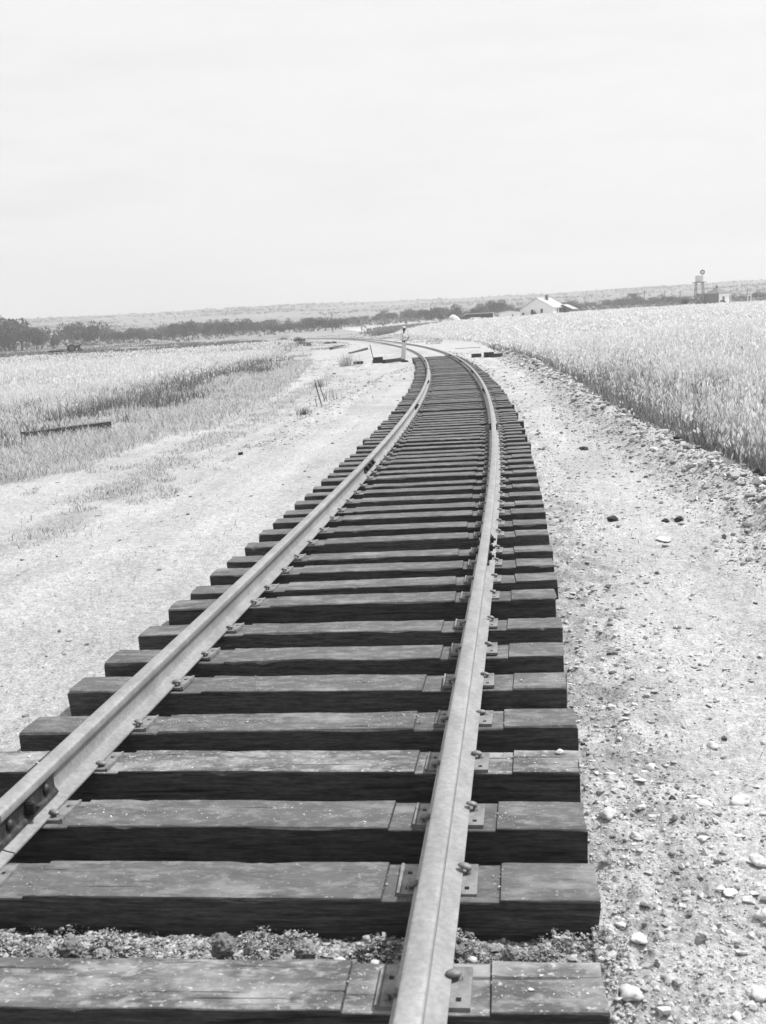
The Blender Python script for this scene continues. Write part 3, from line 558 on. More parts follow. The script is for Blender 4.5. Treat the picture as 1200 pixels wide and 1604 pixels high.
# left-hand oats
B = Blades()
for (n, r0, r1, wv, hw, k, pw) in [(100000, 15, 45, .006, .009, 3, .8), (70000, 45, 110, .018, .028, 2, 1.0), (70000, 110, 330, .09, .11, 1, 1.0)]:
    X, Y, r = rand_pts(n, r0, r1, -.42, .02, pw); d = -dline(X, Y, WL)-2.2*np.clip(fbm(X*.6, Y*.6, 3, 95)-.45, 0, 1)*2*(r < 90); td, s_ = track_dist(X, Y); k_ = (d > rng.exponential(.5, len(X))) & (td < -5) & ((r > 70) | (fbm(X/2.5, Y/4, 3, 45) > .40)) & ~inpoly(X, Y, DF) & ~((r > 110) & (fbm(X/9, Y/9, 3, 52) < .47)); X, Y, r, d = X[k_], Y[k_], r[k_], d[k_]; n = len(X)
    edge = np.exp(-(d/1.6)**2); patch = sstep(.47, .58, fbm(X/3, Y/6, 3, 43))
    h = (.38+.16*U_(-1, 1, n))*(1-.35*edge)*(.55+.9*fbm(X/1.8, Y/2.6, 3, 47)); P = np.stack([X, Y, gz(X, Y)], -1); dk = rng.random(n) < .12+.4*edge+.3*patch*(r < 60)
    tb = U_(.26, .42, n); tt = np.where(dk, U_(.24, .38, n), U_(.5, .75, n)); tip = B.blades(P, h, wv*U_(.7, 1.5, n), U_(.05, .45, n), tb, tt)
    hd = ~dk & (rng.random(n) > .5*edge); B.heads(tip[hd], U_(.05, .10, hd.sum())*(1+r[hd]/90), hw*U_(.7, 1.4, hd.sum()), U_(.6, .92, hd.sum()), k)
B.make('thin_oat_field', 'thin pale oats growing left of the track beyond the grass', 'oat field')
X, Y, r = rand_pts(90000, 14, 75, -.42, .02, .8); d = -dline(X, Y, WL); cw_ = fbm(X*.55, Y*.9, 4, 97); k_ = (np.abs(d-.8) < 2.4) & (cw_ > .50+.05*np.abs(d-.8)) & (track_dist(X, Y)[0] < -6); X, Y, r = X[k_], Y[k_], r[k_]; n = len(X)
B = Blades(); P = np.stack([X, Y, gz(X, Y)], -1); tip = B.blades(P, U_(.12, .5, n), .005*(1+r/12)*U_(.6, 1.6, n), U_(.1, .8, n), U_(.07, .14, n), U_(.12, .32, n)); B.make('field_border_weeds', 'darker ragged weeds along the near border of the left oats', 'weeds')
# rough grass between the ruts and the left oats, the strip between the ruts, tufts by the ditch
B = Blades(); X, Y, r = rand_pts(60000, 38, 330, -.30, .06, 1.0); td, s_ = track_dist(X, Y); k_ = ((td > 3.4) | (td < -8) | ((r > 110) & (np.abs(td) > 3))) & (dline(X, Y, WE) > -.5) & (rng.random(len(X)) < .05+1.0*sstep(.48, .68, fbm(X/3, Y/7, 3, 81))) & (dline(X, Y, WL) > -.5); X, Y, r = X[k_], Y[k_], r[k_]; n = len(X)
P = np.stack([X, Y, gz(X, Y)], -1); B.blades(P, U_(.03, .20, n)*(.5+fbm(X/6, Y/9, 2, 83)), U_(.02, .05, n)*(1+r/60), U_(.3, 1.1, n), U_(.2, .34, n), U_(.3, .6, n)); B.make('verge_grass', 'thin dry grass on the far verges of the track', 'grass')
B = Blades()
X, Y, r = rand_pts(280000, 6, 75, -.42, .02, .6); gl = -dline(X, Y, GL); wl = -dline(X, Y, WL); st = np.abs(dline(X, Y, ST)); cov = fbm(X*1.1, Y*1.1, 3, 61)
zone3 = (gl > -3.2) & (rng.random(len(X)) < .9*sstep(.60, .70, fbm(X*3.1, Y*1.6, 3, 63))); zone1 = (gl > -.25+.8*(cov-.5)+rng.exponential(.18, len(X))) & (wl < .4); zone2 = (rng.random(len(X)) < np.exp(-((st)/.33)**2)*sstep(.34, .6, cov)*1.6) & (r > 6)
td, s_ = track_dist(X, Y); k_ = (zone1 & (rng.random(len(X)) < .35+.9*sstep(.35, .6, cov))) | zone3 | (zone2 & (rng.random(len(X)) < .9)); k_ &= td < -3
X, Y, r, z2, cov = X[k_], Y[k_], r[k_], (zone2 | zone3)[k_] & ~zone1[k_], cov[k_]; n = len(X)
h = np.where(z2, U_(.02, .085, n), U_(.04, .22, n)*(.5+cov)); P = np.stack([X, Y, gz(X, Y)], -1); dk = rng.random(n) < .24
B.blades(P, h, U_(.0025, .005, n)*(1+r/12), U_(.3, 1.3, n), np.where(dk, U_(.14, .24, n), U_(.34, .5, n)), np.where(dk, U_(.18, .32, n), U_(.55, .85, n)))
B.make('rough_grass', 'dry rough grass left of the track beside the bare ruts', 'grass')
# straw litter over the bare ground and bank
B = Blades(); X, Y, r = rand_pts(9000, 3, 40, pw=.6); td, s_ = track_dist(X, Y); dbr = np.abs(dline(X, Y, BR)); k_ = (np.abs(td) > 1.7) & (dline(X, Y, WE) > 0) & (rng.random(len(X)) < .25+.7*(dbr < .9)); X, Y, r = X[k_], Y[k_], r[k_]; n = len(X)
P = np.stack([X, Y, gz(X, Y)+.006], -1); B.blades(P, U_(.02, .07, n), .003*(1+r/10), U_(.9, 1.3, n), U_(.2, .4, n), U_(.12, .5, n)); B.make('straw_litter', 'bits of dry straw scattered on the bare soil', 'straw')
# tall weeds standing alone
def weed(u, v, h, w_, n, label, tone=(.14, .34), name='weed'):
    x, y, _ = ground_hit(u, v); g = float(gz(np.array(x), np.array(y))); B = Blades(); r = math.hypot(x, y)
    P = np.stack([x+rng.normal(0, w_*.45, n), y+rng.normal(0, w_*.45, n), np.full(n, g)], -1)-np.array([x, y, g])
    tip = B.blades(P, h*U_(.45, 1.05, n), (.006+r*.0003)*U_(.7, 1.3, n), U_(.1, .7, n), U_(*tone, n)*.7, U_(*tone, n)); 
    me = npmesh(name, np.concatenate(B.V), np.concatenate(B.Q), np.concatenate(B.T)); me.materials.append(m_straw); o = link(name, me, label=label, cat='weed', group='tall weeds left of the track'); o.location = (x, y, g); return o
weed(543, 574, .75, .5, 80, 'tall pale feathery weed standing left of the stacked tie stubs', (.3, .55))
weed(444, 535, 1.0, 1.3, 200, 'dark low bush left of the farthest loose timber', (.06, .12)); weed(468, 537, 1.2, 1.0, 220, 'grey bushy weed just left of the farthest loose timber', (.10, .2))
weed(477, 652, .22, .16, 60, 'small dark tuft at the foot of the stakes, to their left', (.14, .32)); weed(500, 606, .35, .3, 40, 'thin weed growing beyond the two stakes', (.25, .5)); weed(520, 628, .4, .25, 26, 'thin dry weed right of the two stakes', (.25, .5))
# darker crop rows in the left middle distance and beyond the right field's left end
B = Blades(); n = 26000; X, Y, r = rand_pts(n, 120, 560, -.42, .05, 1.0); td, s_ = track_dist(X, Y); k_ = ((inpoly(X, Y, DF) & (fbm(X/9, Y/40, 4, 73) > .47)) | ((r > 150) & (fbm(X/14, Y/30, 3, 71) > .56) & (azx(X, Y) < 540))) & (td < -8); X, Y, r = X[k_], Y[k_], r[k_]; n = len(X)
P = np.stack([X, Y, gz(X, Y)], -1); B.blades(P, U_(.2, .55, n), U_(.12, .35, n), U_(.1, .6, n), U_(.08, .16, n), U_(.10, .26, n)); B.make('green_crop_rows', 'darker low crop rows in the left middle distance', 'crop rows')
B = Blades(); n = 14000; ax = U_(560, 740, n); r = U_(250, 250+170*np.clip((750-ax)/60, .1, 1), n); A = np.arctan((ax-600+F*math.tan(PITCH)*sr)/cr/F*math.cos(PITCH)); X, Y = r*np.sin(A), r*np.cos(A); k_ = (np.sin(r/6.0+fbm(X/20, r/20, 2, 5)*3) > .1) & (rng.random(n) < sstep(556, 625, ax)); X, Y = X[k_], Y[k_]; n = len(X); td, _ = track_dist(X, Y); k2 = td > 12; X, Y = X[k2], Y[k2]; n = len(X)
P = np.stack([X, Y, gz(X, Y)], -1); B.blades(P, U_(.4, 1.0, n), U_(.15, .5, n), U_(.1, .4, n), U_(.10, .2, n), U_(.14, .3, n)); B.make('vine_rows', 'rows of dark crop beyond the oats behind the standing person', 'crop rows')

# ------------------------------------------------------------------ trees
def crown_mesh(seed, n=900, w_=1.0, flat=.8):
    r_ = np.random.default_rng(seed); nl = r_.integers(8, 12); C_ = np.stack([r_.uniform(-.55, .55, nl)*w_, r_.uniform(-.55, .55, nl)*w_, r_.uniform(.30, .68, nl)], -1); R_ = r_.uniform(.15, .30, nl)
    k = r_.integers(0, nl, n); d = r_.normal(size=(n, 3)); d /= np.linalg.norm(d, axis=1)[:, None]; P = C_[k]+d*(R_[k]*r_.uniform(.55, 1.12, n)**.6)[:, None]*np.array([1.15, 1.15, flat]); P[:, 2] = np.clip(P[:, 2], .06, 2)
    s = r_.uniform(.022, .055, n); a = r_.normal(size=(n, 3)); a /= np.linalg.norm(a, axis=1)[:, None]; b = np.cross(a, d+r_.normal(size=(n, 3))*.6); b /= np.linalg.norm(b, axis=1)[:, None]
    V = np.stack([P-a*s[:, None], P+b*s[:, None]*.7, P+a*s[:, None], P-b*s[:, None]*.7], 1); me = npmesh('crown', V, np.arange(n*4).reshape(n, 4)); me.materials.append(m_leaf); return me
def tube(bm, p0, p1, r0, r1, k=6):
    p0, p1 = Vector(p0), Vector(p1); d = (p1-p0).normalized(); a = d.orthogonal().normalized(); b = d.cross(a); A = [bm.verts.new(p0+(a*math.cos(t)+b*math.sin(t))*r0) for t in [i*2*math.pi/k for i in range(k)]]; Bv = [bm.verts.new(p1+(a*math.cos(t)+b*math.sin(t))*r1) for t in [i*2*math.pi/k for i in range(k)]]
    for i in range(k): bm.faces.new((A[i], A[(i+1) % k], Bv[(i+1) % k], Bv[i]))
    bm.faces.new(A[::-1]); bm.faces.new(Bv)
def trunk_mesh(seed):
    rr = random.Random(seed); bm = bmesh.new(); tube(bm, (0, 0, -.05), (rr.uniform(-.03, .03), 0, .28), .040, .028)
    for _ in range(5): a = rr.uniform(0, 6.28); tube(bm, (0, 0, .22), (.35*math.cos(a), .35*math.sin(a), rr.uniform(.5, .75)), .02, .007, 5)
    return bm_me('trunk', bm, m_bark)
CR = [crown_mesh(i, 1300, [1, 1.1, .8, 1.2, .7, .9, 1.25, .6][i], [.8, .75, .95, .7, 1.1, .85, .7, 1.2][i]) for i in range(8)]; TR = [trunk_mesh(i) for i in range(4)]
def inv_r(ax, px, r0=300, r1=1600):
    r = np.arange(r0, r1, 5.); e = far_e(np.full(r.shape, float(ax)), r); i = int(np.argmax(e >= px)); return float(r[i]) if e[i] >= px else 900.
def hor(u): return 514-.055*(u-600)
def tree(u, base, top, kind, label, group, wf=1.0, r=None):
    px = hor(u)-base; r = r or inv_r(u, px); a = math.atan((u-600+F*math.tan(PITCH)*sr)/cr/F*math.cos(PITCH)); x, y = r*math.sin(a)/1, r*math.cos(a); g = float(base_z(np.array(x), np.array(y))); h = (base-top)/F*r
    t = empty('tree', (x, y, g-.1), random.uniform(0, 6.28), label=label, cat='tree', group=group)
    c = link('crown', CR[kind], t); b = link('trunk', TR[kind % 4], t); c.scale = (h*wf, h*wf, h*1.1); b.scale = (h, h, h); return t
tr = random.Random(11)
prof_u = [-40, 0, 30, 60, 90, 130, 150, 180, 220, 240, 262, 285, 320, 345, 380, 400, 430, 500, 540, 570, 610, 650, 675, 695, 715, 745, 780, 810, 870, 900, 950, 1000, 1040, 1080, 1140, 1170, 1215]
prof_top = [512, 510, 508, 514, 520, 514, 512, 514, 521, 518, 510, 513, 503, 501, 503, 505, 500, 499, 499, 495, 490, 489, 481, 483, 478, 483, 472, 480, 475, 471, 471, 466, 466, 467, 459, 457, 456]
prof_bas = [552, 550, 549, 546, 544, 541, 540, 538, 536, 535, 533, 532, 529, 527, 525, 524, 523, 519, 515, 508, 505, 503, 503, 503, 501, 499, 494, 493, 491, 488, 483, 481, 480, 478, 473, 472, 470]
def zone(u):
    if u < 110: return 'at the far left edge', 'thick dark leafy tree in the left tree line, beyond the tractor'
    if u < 300: return '', 'rounded tree in the left tree line, right of the tractor'
    if u < 440: return '', 'small tree in the hazy tree line left of the far end of track'
    if u < 560: return '', 'low pale tree in the thicket where the track disappears'
    if u < 700: return '', 'dark low tree in the row behind the standing person'
    if u < 830: return '', 'dark tree in the clump behind the long low shed'
    if u < 980: return '', 'low dark tree in the row right of the farm shed'
    if u < 1100: return '', 'tree in the line left of the water tower'
    return '', 'low tree in the line right of the far farmhouse'
u = -30
while u < 1215:
    rows = 2 if u < 1130 else 1
    for q in range(rows):
        uu = u+tr.uniform(-5, 5); b0 = float(np.interp(uu, prof_u, prof_bas)); t0 = float(np.interp(uu, prof_u, prof_top))-(8 if uu < 300 else 3); px = b0-q*tr.uniform(2, 5)*(uu < 700)
        hh = (b0-t0)*(tr.choice((tr.uniform(.45, .7), tr.uniform(.8, 1.1))) if q == 0 else tr.uniform(.4, .75)); tree(uu, px, px-hh-(3 if q else 0), tr.randrange(8), zone(uu)[1], 'trees of the far tree line', tr.uniform(.75, 1.1))
    u += tr.uniform(19, 28) if u < 110 else tr.uniform(9, 15)
for (uu, b, t, k, wf, lab) in [(22, 550, 508, 0, .95, 'tallest broad dark tree at the left edge of the photo'), (58, 548, 511, 3, .9, 'second broad dark tree from the left edge, left of the tractor'), (207, 534, 513, 2, .65, 'dark narrow upright tree standing forward of the left tree line'), (262, 532, 507, 0, .75, 'dark rounded tree highest in the left tree line, right of the narrow one'),
        (679, 503, 480, 5, .7, 'taller dark tree right of the standing person'), (714, 502, 477, 4, .6, 'tall tree behind the pale hay mound'), (780, 496, 470, 0, .75, 'tallest round tree, behind the long low shed'), (995, 482, 459, 2, .7, 'tall dark tree standing alone left of the water tower'), (338, 530, 501, 6, .8, 'broad hazy tree with a rounded top near the left middle'), (745, 501, 482, 1, .7, 'small tree between the hay mound and the low shed')]:
    tree(uu, b, t, k, lab, 'prominent trees of the far tree line', wf)
# scrub on the far slopes: too many and too far to count
sc_V, sc_Q, nn_ = [], [], 0
r_ = np.random.default_rng(77); n = 42000; a = r_.uniform(-.44, .44, n); r = 470+1230*r_.random(n)**.8; X, Y = r*np.sin(a), r*np.cos(a); m = fbm(X/150, Y/55, 4, 90); band = sstep(.50, .58, m)*.9+.05+.25*((r > 500) & (r < 640)); k_ = r_.random(n) < band*.38; X, Y, r = X[k_], Y[k_], r[k_]; n = len(X)
g = base_z(X, Y); hs = r_.uniform(.8, 2.4, n); k6 = 7
P = np.repeat(np.stack([X, Y, g], -1), k6, 0)+np.stack([r_.normal(0, .55, n*k6)*np.repeat(hs, k6), r_.normal(0, .55, n*k6)*np.repeat(hs, k6), r_.uniform(.1, .9, n*k6)*np.repeat(hs, k6)], -1)
s = np.repeat(hs, k6)*r_.uniform(.22, .5, n*k6); A = r_.normal(size=(n*k6, 3)); A /= np.linalg.norm(A, axis=1)[:, None]; Bb = np.cross(A, r_.normal(size=(n*k6, 3))); Bb /= np.linalg.norm(Bb, axis=1)[:, None]
V = np.stack([P-A*s[:, None], P+Bb*s[:, None]*.8, P+A*s[:, None], P-Bb*s[:, None]*.8], 1); me = npmesh('distant_scrub', V, np.arange(V.size//3).reshape(-1, 4)); me.materials.append(m_scrub); link('distant_scrub', me, kind='stuff', label='scrub and low woods covering the far hazy slopes', cat='scrub')

# ------------------------------------------------------------------ small builders
def boxb(bm, x0, x1, y0, y1, z0, z1):
    vs = [bm.verts.new(p) for p in ((x0, y0, z0), (x1, y0, z0), (x1, y1, z0), (x0, y1, z0), (x0, y0, z1), (x1, y0, z1), (x1, y1, z1), (x0, y1, z1))]
    for f in ((0, 3, 2, 1), (4, 5, 6, 7), (0, 1, 5, 4), (1, 2, 6, 5), (2, 3, 7, 6), (3, 0, 4, 7)): bm.faces.new([vs[i] for i in f])
def box_(name, m, parent, *b):
    bm = bmesh.new()
    for q in b: boxb(bm, *q)
    return link(name, bm, parent, m)
def cyl(bm, p0, p1, r0, r1=None, k=16): tube(bm, p0, p1, r0, r0 if r1 is None else r1, k)
def place(u, v, r=None):            # a spot on the ground seen at photo pixel (u, v), optionally at a given distance along that direction
    if r is None: return ground_hit(u, v)
    a = math.atan((u-600+F*math.tan(PITCH)*sr)/cr/F*math.cos(PITCH)); x, y = r*math.sin(a), r*math.cos(a); return x, y, float(base_z(np.array(x), np.array(y)))
def at_height(u, v, r):             # height that shows at row v, at distance r
    return CH+(hor(u)-v)/F*r

# loose ties and timbers
def timber(u0, v0, u1, v1, label, L=None, zoff=0, group='loose timbers lying beside the track', name='loose_timber', d=.21, h=.16, cat='timber', rz=None):
    a = Vector(ground_hit(u0, v0)); b = Vector(ground_hit(u1, v1)); mid = (a+b)/2; dv = b-a; ln = L or dv.length; me = tie_mesh(random.randint(0, 9999), [], d, 1.0, 24)
    o = link(name, me, label=label, cat=cat, group=group); o.location = (mid.x, mid.y, float(gz(np.array(mid.x), np.array(mid.y)))+zoff); o.scale = (ln/TIE_L, 1, h/TIE_H); o.rotation_euler = (0, random.uniform(-.02, .02), math.atan2(dv.y, dv.x) if rz is None else rz); return o
timber(38, 692, 172, 676, 'long dark timber half sunk in the grass at the left', name='loose_tie', zoff=.035)
timber(583, 569, 601, 568.5, 'lower of the two short tie stubs stacked beside the standing person', L=.55, rz=.15, d=.3)
timber(584, 569, 601, 568.5, 'upper of the two short tie stubs stacked beside the standing person', L=.5, rz=.10, d=.28, zoff=.15)
timber(601, 569, 632, 566, 'long tie lying from the stacked stubs to the person’s feet', zoff=.0, h=.19)
timber(518, 548, 540, 541, 'dark loose timber lying slantwise, second farthest down the track side'); timber(548, 554, 575, 548, 'dark loose timber between the slanted one and the upright stake')
timber(554, 571, 569, 570, 'short dark stub lying flat left of the stacked stubs', L=.5, rz=.1); timber(508, 539, 518, 538, 'short dark timber near two small humps far along the left side', L=.9, rz=.1, h=.25); timber(520, 538, 527, 537.5, 'short dark block farthest along, right of the humped timber', L=.7, rz=.1, h=.25)
timber(480, 542, 491, 541, 'thin dark board lying flat at far left of the loose timbers', L=1.6, rz=.25, h=.05)
timber(739, 560, 754, 560, 'dark tie stub alone on the ground right of the bend', L=.5, rz=.05, d=.3, h=.2); timber(759, 559.5, 773, 559.5, 'larger dark tie stub right of the bend, touching another', L=.5, rz=.0, d=.4, h=.27); timber(771, 561, 786, 558, 'rightmost tie stub near the oats, lying askew', L=.55, rz=.5, d=.25, h=.2)
timber(300, 628, 335, 625, 'short weathered board at the edge of the left oats', L=.9, h=.04, rz=.1); timber(718, 545.5, 748, 545.5, 'thin iron bar lying on the ground beyond the tie stubs', L=1.9, rz=.05, h=.04, d=.08, name='iron_bar', cat='bar', group=None)
# stakes
def stake(u0, v0, u1, v1, label, wd=.028):
    x, y, _ = ground_hit(u0, v0); z = float(gz(np.array(x), np.array(y))); d = ray(u1, v1); t = y/d[1]; top = Vector((d[0]*t, y+.05, CH+d[2]*t)); b = Vector((0, 0, -.05)); e = top-Vector((x, y, z)); bm = bmesh.new()
    tube(bm, b, e, wd*.55, wd*.7, 4); o = link('stake', bm, None, m_wood, label=label, cat='stake', group='wooden stakes left of the track'); o.location = (x, y, z)
stake(505.5, 640, 493.5, 600, 'taller leaning wooden stake at the edge of the grass, left of the track', .035); stake(510, 628, 498, 597, 'paler leaning stake just behind the taller one', .03); stake(497, 637, 493.5, 624, 'shortest thin stake left of the two leaning ones', .02); stake(585, 562, 579.5, 540, 'thin upright stake behind the stacked tie stubs', .06); stake(631, 547, 629, 539, 'tiny survey peg behind the person', .03)
# wire hoop by the oats
x, y, _ = ground_hit(780, 552); bm = bmesh.new()
for k in range(3):
    for i in range(24):
        a0, a1 = i*math.pi/12, (i+1)*math.pi/12; R0 = .22+.02*k; tube(bm, (R0*math.cos(a0), k*.04, .22+R0*math.sin(a0)), (R0*math.cos(a1), k*.04, .22+R0*math.sin(a1)), .008, .008, 4)
o = link('wire_coil', bm, None, m_bar, label='coil of wire standing at the near left corner of the right oats', cat='wire coil'); o.location = (x, y, float(gz(np.array(x), np.array(y))))
# kegs and bundles far down the track side
for i, (u, v, lab) in enumerate([(456, 523, 'keg standing farthest left beside the far track'), (466, 522.5, 'middle keg beside the far track, among pale bundles'), (472, 522, 'keg right of the middle one beside the far track'), (476, 521.8, 'rightmost keg beside the far track, before the thicket')]):
    x, y, z = place(u, v, 245); bm = bmesh.new(); cyl(bm, (0, 0, 0), (0, 0, .25), .22, .27); cyl(bm, (0, 0, .25), (0, 0, .5), .27, .22); k = empty('keg', (x, y, z), 0, label=lab, cat='keg', group='kegs beside the far track'); link('staves', bm, k, m_dark); bm = bmesh.new(); cyl(bm, (0, 0, .1), (0, 0, .13), .26, .26); cyl(bm, (0, 0, .37), (0, 0, .40), .26, .26); link('hoop', bm, k, m_tin)

# telegraph poles
def pole(u, base, top, r, label, arm=True):
    x, y, z = place(u, base, r); h = (base-top)/F*r; p = empty('telegraph_pole', (x, y, z), 0, label=label, cat='telegraph pole', group='telegraph poles in the distance'); bm = bmesh.new(); tube(bm, (0, 0, -.3), (0, 0, h), .20*r/450, .13*r/450, 8); link('pole', bm, p, m_wood)
    if arm: box_('crossarm', m_wood, p, (-.9, .9, -.07, .07, h*.9, h*.9+.14))
pole(521.5, 515, 485, 420, 'lone tall telegraph pole where the track disappears'); pole(1010, 481, 453, 480, 'telegraph pole rising just right of the lone dark tree'); pole(1042, 480, 455, 520, 'telegraph pole midway from the lone tree to the water tower'); pole(1066, 478, 455, 520, 'telegraph pole just left of the water tower'); pole(1171, 472, 453, 480, 'telegraph pole right of the far farmhouse'); pole(296, 531, 507, 430, 'telegraph pole standing in the left tree line')

# farm buildings
def gable(name, u, r, base_v, wd, dp, eave, ridge, mw, mroof, label, cat, rot=0, openings=(), over=.35, along=False, extra=None):
    x, y, z = place(u, 0, r); z = at_height(u, base_v, r); b = empty(name, (x, y, z), -(u-600)/F+rot, label=label, cat=cat); bm = bmesh.new(); hw, hd = wd/2, dp/2
    # gable end faces the camera (-y) unless along
    V = [(-hw, -hd, -1.5), (hw, -hd, -1.5), (hw, -hd, eave), (0, -hd, ridge), (-hw, -hd, eave), (-hw, hd, -1.5), (hw, hd, -1.5), (hw, hd, eave), (0, hd, ridge), (-hw, hd, eave)]; vs = [bm.verts.new(p) for p in V]
    for f in ((0, 1, 2, 3, 4), (9, 8, 7, 6, 5), (1, 6, 7, 2), (5, 0, 4, 9)): bm.faces.new([vs[i] for i in f])
    link('wall', bm, b, mw); rf = bmesh.new(); t = .12; sl = (ridge-eave)/hw
    for s in (-1, 1):
        P = [(0, ridge+.03), (s*(hw+over), eave-over*sl+.03), (s*(hw+over), eave-over*sl+.03+t), (0, ridge+.03+t)]; a = [rf.verts.new((p[0], -hd-over, p[1])) for p in P]; c = [rf.verts.new((p[0], hd+over, p[1])) for p in P]
        rf.faces.new(a); rf.faces.new(c[::-1])
        for i in range(4): rf.faces.new((a[i], c[i], c[(i+1) % 4], a[(i+1) % 4]))
    R_ = link('roof', rf, b, mroof)
    for (nm, cx, w2, z0, z1) in openings:
        o = box_(nm, m_dark, b, (cx-w2/2, cx+w2/2, -hd-.03, -hd+.05, z0, z1))
        if nm == 'window': box_('frame', mw, o, (cx-w2/2-.1, cx-w2/2, -hd-.07, -hd+.02, z0-.1, z1+.1), (cx+w2/2, cx+w2/2+.1, -hd-.07, -hd+.02, z0-.1, z1+.1), (cx-w2/2, cx+w2/2, -hd-.07, -hd+.02, z1, z1+.1), (cx-w2/2, cx+w2/2, -hd-.07, -hd+.02, z0-.1, z0))
    if extra: extra(b, R_, hd)
    return b
def ex_house(b, R_, hd):
    box_('chimney', m_brick, R_, (.9, 1.6, -.6, .1, 4.0, 6.1))
    bm = bmesh.new(); V = [(-5.0, -1.8, -1.5), (-7.0, -1.8, -1.5), (-7.0, -1.8, 2.2), (-5.0, -1.8, 3.0), (-5.0, 4, -1.5), (-7.0, 4, -1.5), (-7.0, 4, 2.2), (-5.0, 4, 3.0)]; vs = [bm.verts.new(p) for p in V]
    for f in ((0, 1, 2, 3), (7, 6, 5, 4), (1, 5, 6, 2)): bm.faces.new([vs[i] for i in f])
    bm.faces.new([vs[i] for i in (3, 2, 6, 7)]); link('lean_to', bm, b, m_white); box_('porch', m_dark, b, (4.95, 6.2, -1.6, 3, -1, 2.0)); box_('porch_post', m_white, b, (6.15, 6.3, -3.4, -3.25, -1.5, 2.2))
gable('farmhouse', 852, 350, 495, 10.2, 9.5, 2.4, 5.3, m_white, m_wroof, 'white gabled farmhouse with a dark chimney beyond the oats', 'house', -.42, [('window', -1.6, .8, .3, 2.0), ('window', 1.5, .75, .9, 2.1), ('door', -4.6, .7, -.8, 1.2)], .45, extra=ex_house)
gable('shed', 886, 352, 493, 5.6, 5.0, 1.6, 2.9, m_grey, m_wroof, 'dark grey gabled shed with a pale roof beside the white farmhouse', 'shed', -.32)
def ex_far(b, R_, hd): box_('porch', m_white, b, (2.6, 4.9, -hd-1.8, -hd, -1.5, 2.3)); box_('chimney', m_brick, R_, (-.3, .3, 0, .6, 3.5, 5.2))
def hip(u, r, base_v, label):
    x, y, z = place(u, 0, r); z = at_height(u, base_v, r); b = empty('hip_roofed_house', (x, y, z), .75, label=label, cat='house'); s = 2.9; h = 3.1
    box_('wall', m_grey, b, (-s, s, -s, s, -1.5, h)); box_('bright_wall', m_white, b, (s, s+.06, -s+.1, s-.1, -1.4, h-.15)) if False else None
    w2 = box_('sunlit_white_wall', m_white, b, (s+.003, s+.10, -s+.2, s-.2, -1.4, h-.1)); bm = bmesh.new(); e = s+.4; vs = [bm.verts.new(p) for p in ((-e, -e, h), (e, -e, h), (e, e, h), (-e, e, h), (0, 0, h+2.0))]  # white sheet over the grey wall puts its sunlit side into colour
    for i in range(4): bm.faces.new((vs[i], vs[(i+1) % 4], vs[4]))
    bm.faces.new(vs[3::-1]); R_ = link('roof', bm, b, m_grey); box_('chimney', m_brick, R_, (-.25, .25, -.25, .25, h+1.5, h+2.7)); box_('window', m_dark, b, (s+.05, s+.14, -.9, .1, .9, 2.0))
    return b
hb = hip(1123, 400, 475.5, 'far hip-roofed farmhouse with one wall whitened as sunlit, right of the water tower'); hb.rotation_euler.z = -.95
# long low open shed, small white outbuilding, hay mound, privy
x, y, z = place(752, 0, 335); z = at_height(752, 502, 335); b = empty('long_shed', (x, y, z), -.09, label='long low open shed with a flat pale roof left of the farmhouse', cat='shed')
box_('roof', m_wroof, b, (-4.5, 4.2, -2, 2, 1.9, 2.15)); box_('back_wall', m_grey, b, (-4.3, 3.9, 1.5, 1.7, -1, 1.9)); box_('end_wall', m_white, b, (3.9, 4.15, -1.9, 1.7, -1, 1.9))
for k in range(5): box_('post', m_grey, b, (-4.2+k*1.95, -4.05+k*1.95, -1.9, -1.75, -1, 1.9))
gable('outbuilding', 798, 345, 498.5, 6.0, 4.0, 1.7, 2.1, m_white, m_wroof, 'small low whitewashed outbuilding between the open shed and farmhouse', 'shed', .1, [('window', .8, .4, .5, 1.0)])
def hay():
    x, y, z = place(711, 0, 320); z = at_height(711, 505, 320); me = lump_mesh(3, 4, .10, 1.25, 2); me.materials.append(m_hay); smooth_me(me); o = link('hay_mound', me, label='pale rounded hay mound left of the long low shed', cat='hay mound'); o.location = (x, y, z-.3); o.scale = (2.1, 2.1, 1.9)
hay()
x, y, z = place(745, 0, 325); z = at_height(745, 502.5, 325); b = empty('farm_wagon', (x, y, z), .1, label='pale low wagon parked in front of the long open shed', cat='wagon'); box_('bed', m_white, b, (-1.4, 1.4, -.6, .6, .5, .95))
for sx in (-1, 1):
    for sy in (-1, 1):
        bm = bmesh.new(); cyl(bm, (sx, sy*.62, .3), (sx, sy*.72, .3), .38); link('wheel', bm, b, m_tyre)
x, y, z = place(1174, 0, 400); z = at_height(1174, 472, 400); b = empty('privy', (x, y, z), -.3, label='tiny white outhouse at the right edge beyond the oats', cat='outhouse'); box_('wall', m_white, b, (-.6, .6, -.6, .6, -.8, 1.9)); box_('roof', m_wroof, b, (-.75, .75, -.75, .75, 1.9, 2.02)); box_('door', m_grey, b, (-.35, .35, -.64, -.603, -.6, 1.6))
x, y, z = place(1141, 0, 395); z = at_height(1141, 473, 395); b = empty('porch_frame', (x, y, z), -.3, label='white post frame standing at the right side of the far farmhouse', cat='post frame'); 
for k in (-1, 1): box_('post', m_white, b, (k*.8-.1, k*.8+.1, -.1, .1, -1, 2.3))
box_('beam', m_white, b, (-.7, .7, -.1, .1, 2.0, 2.3))
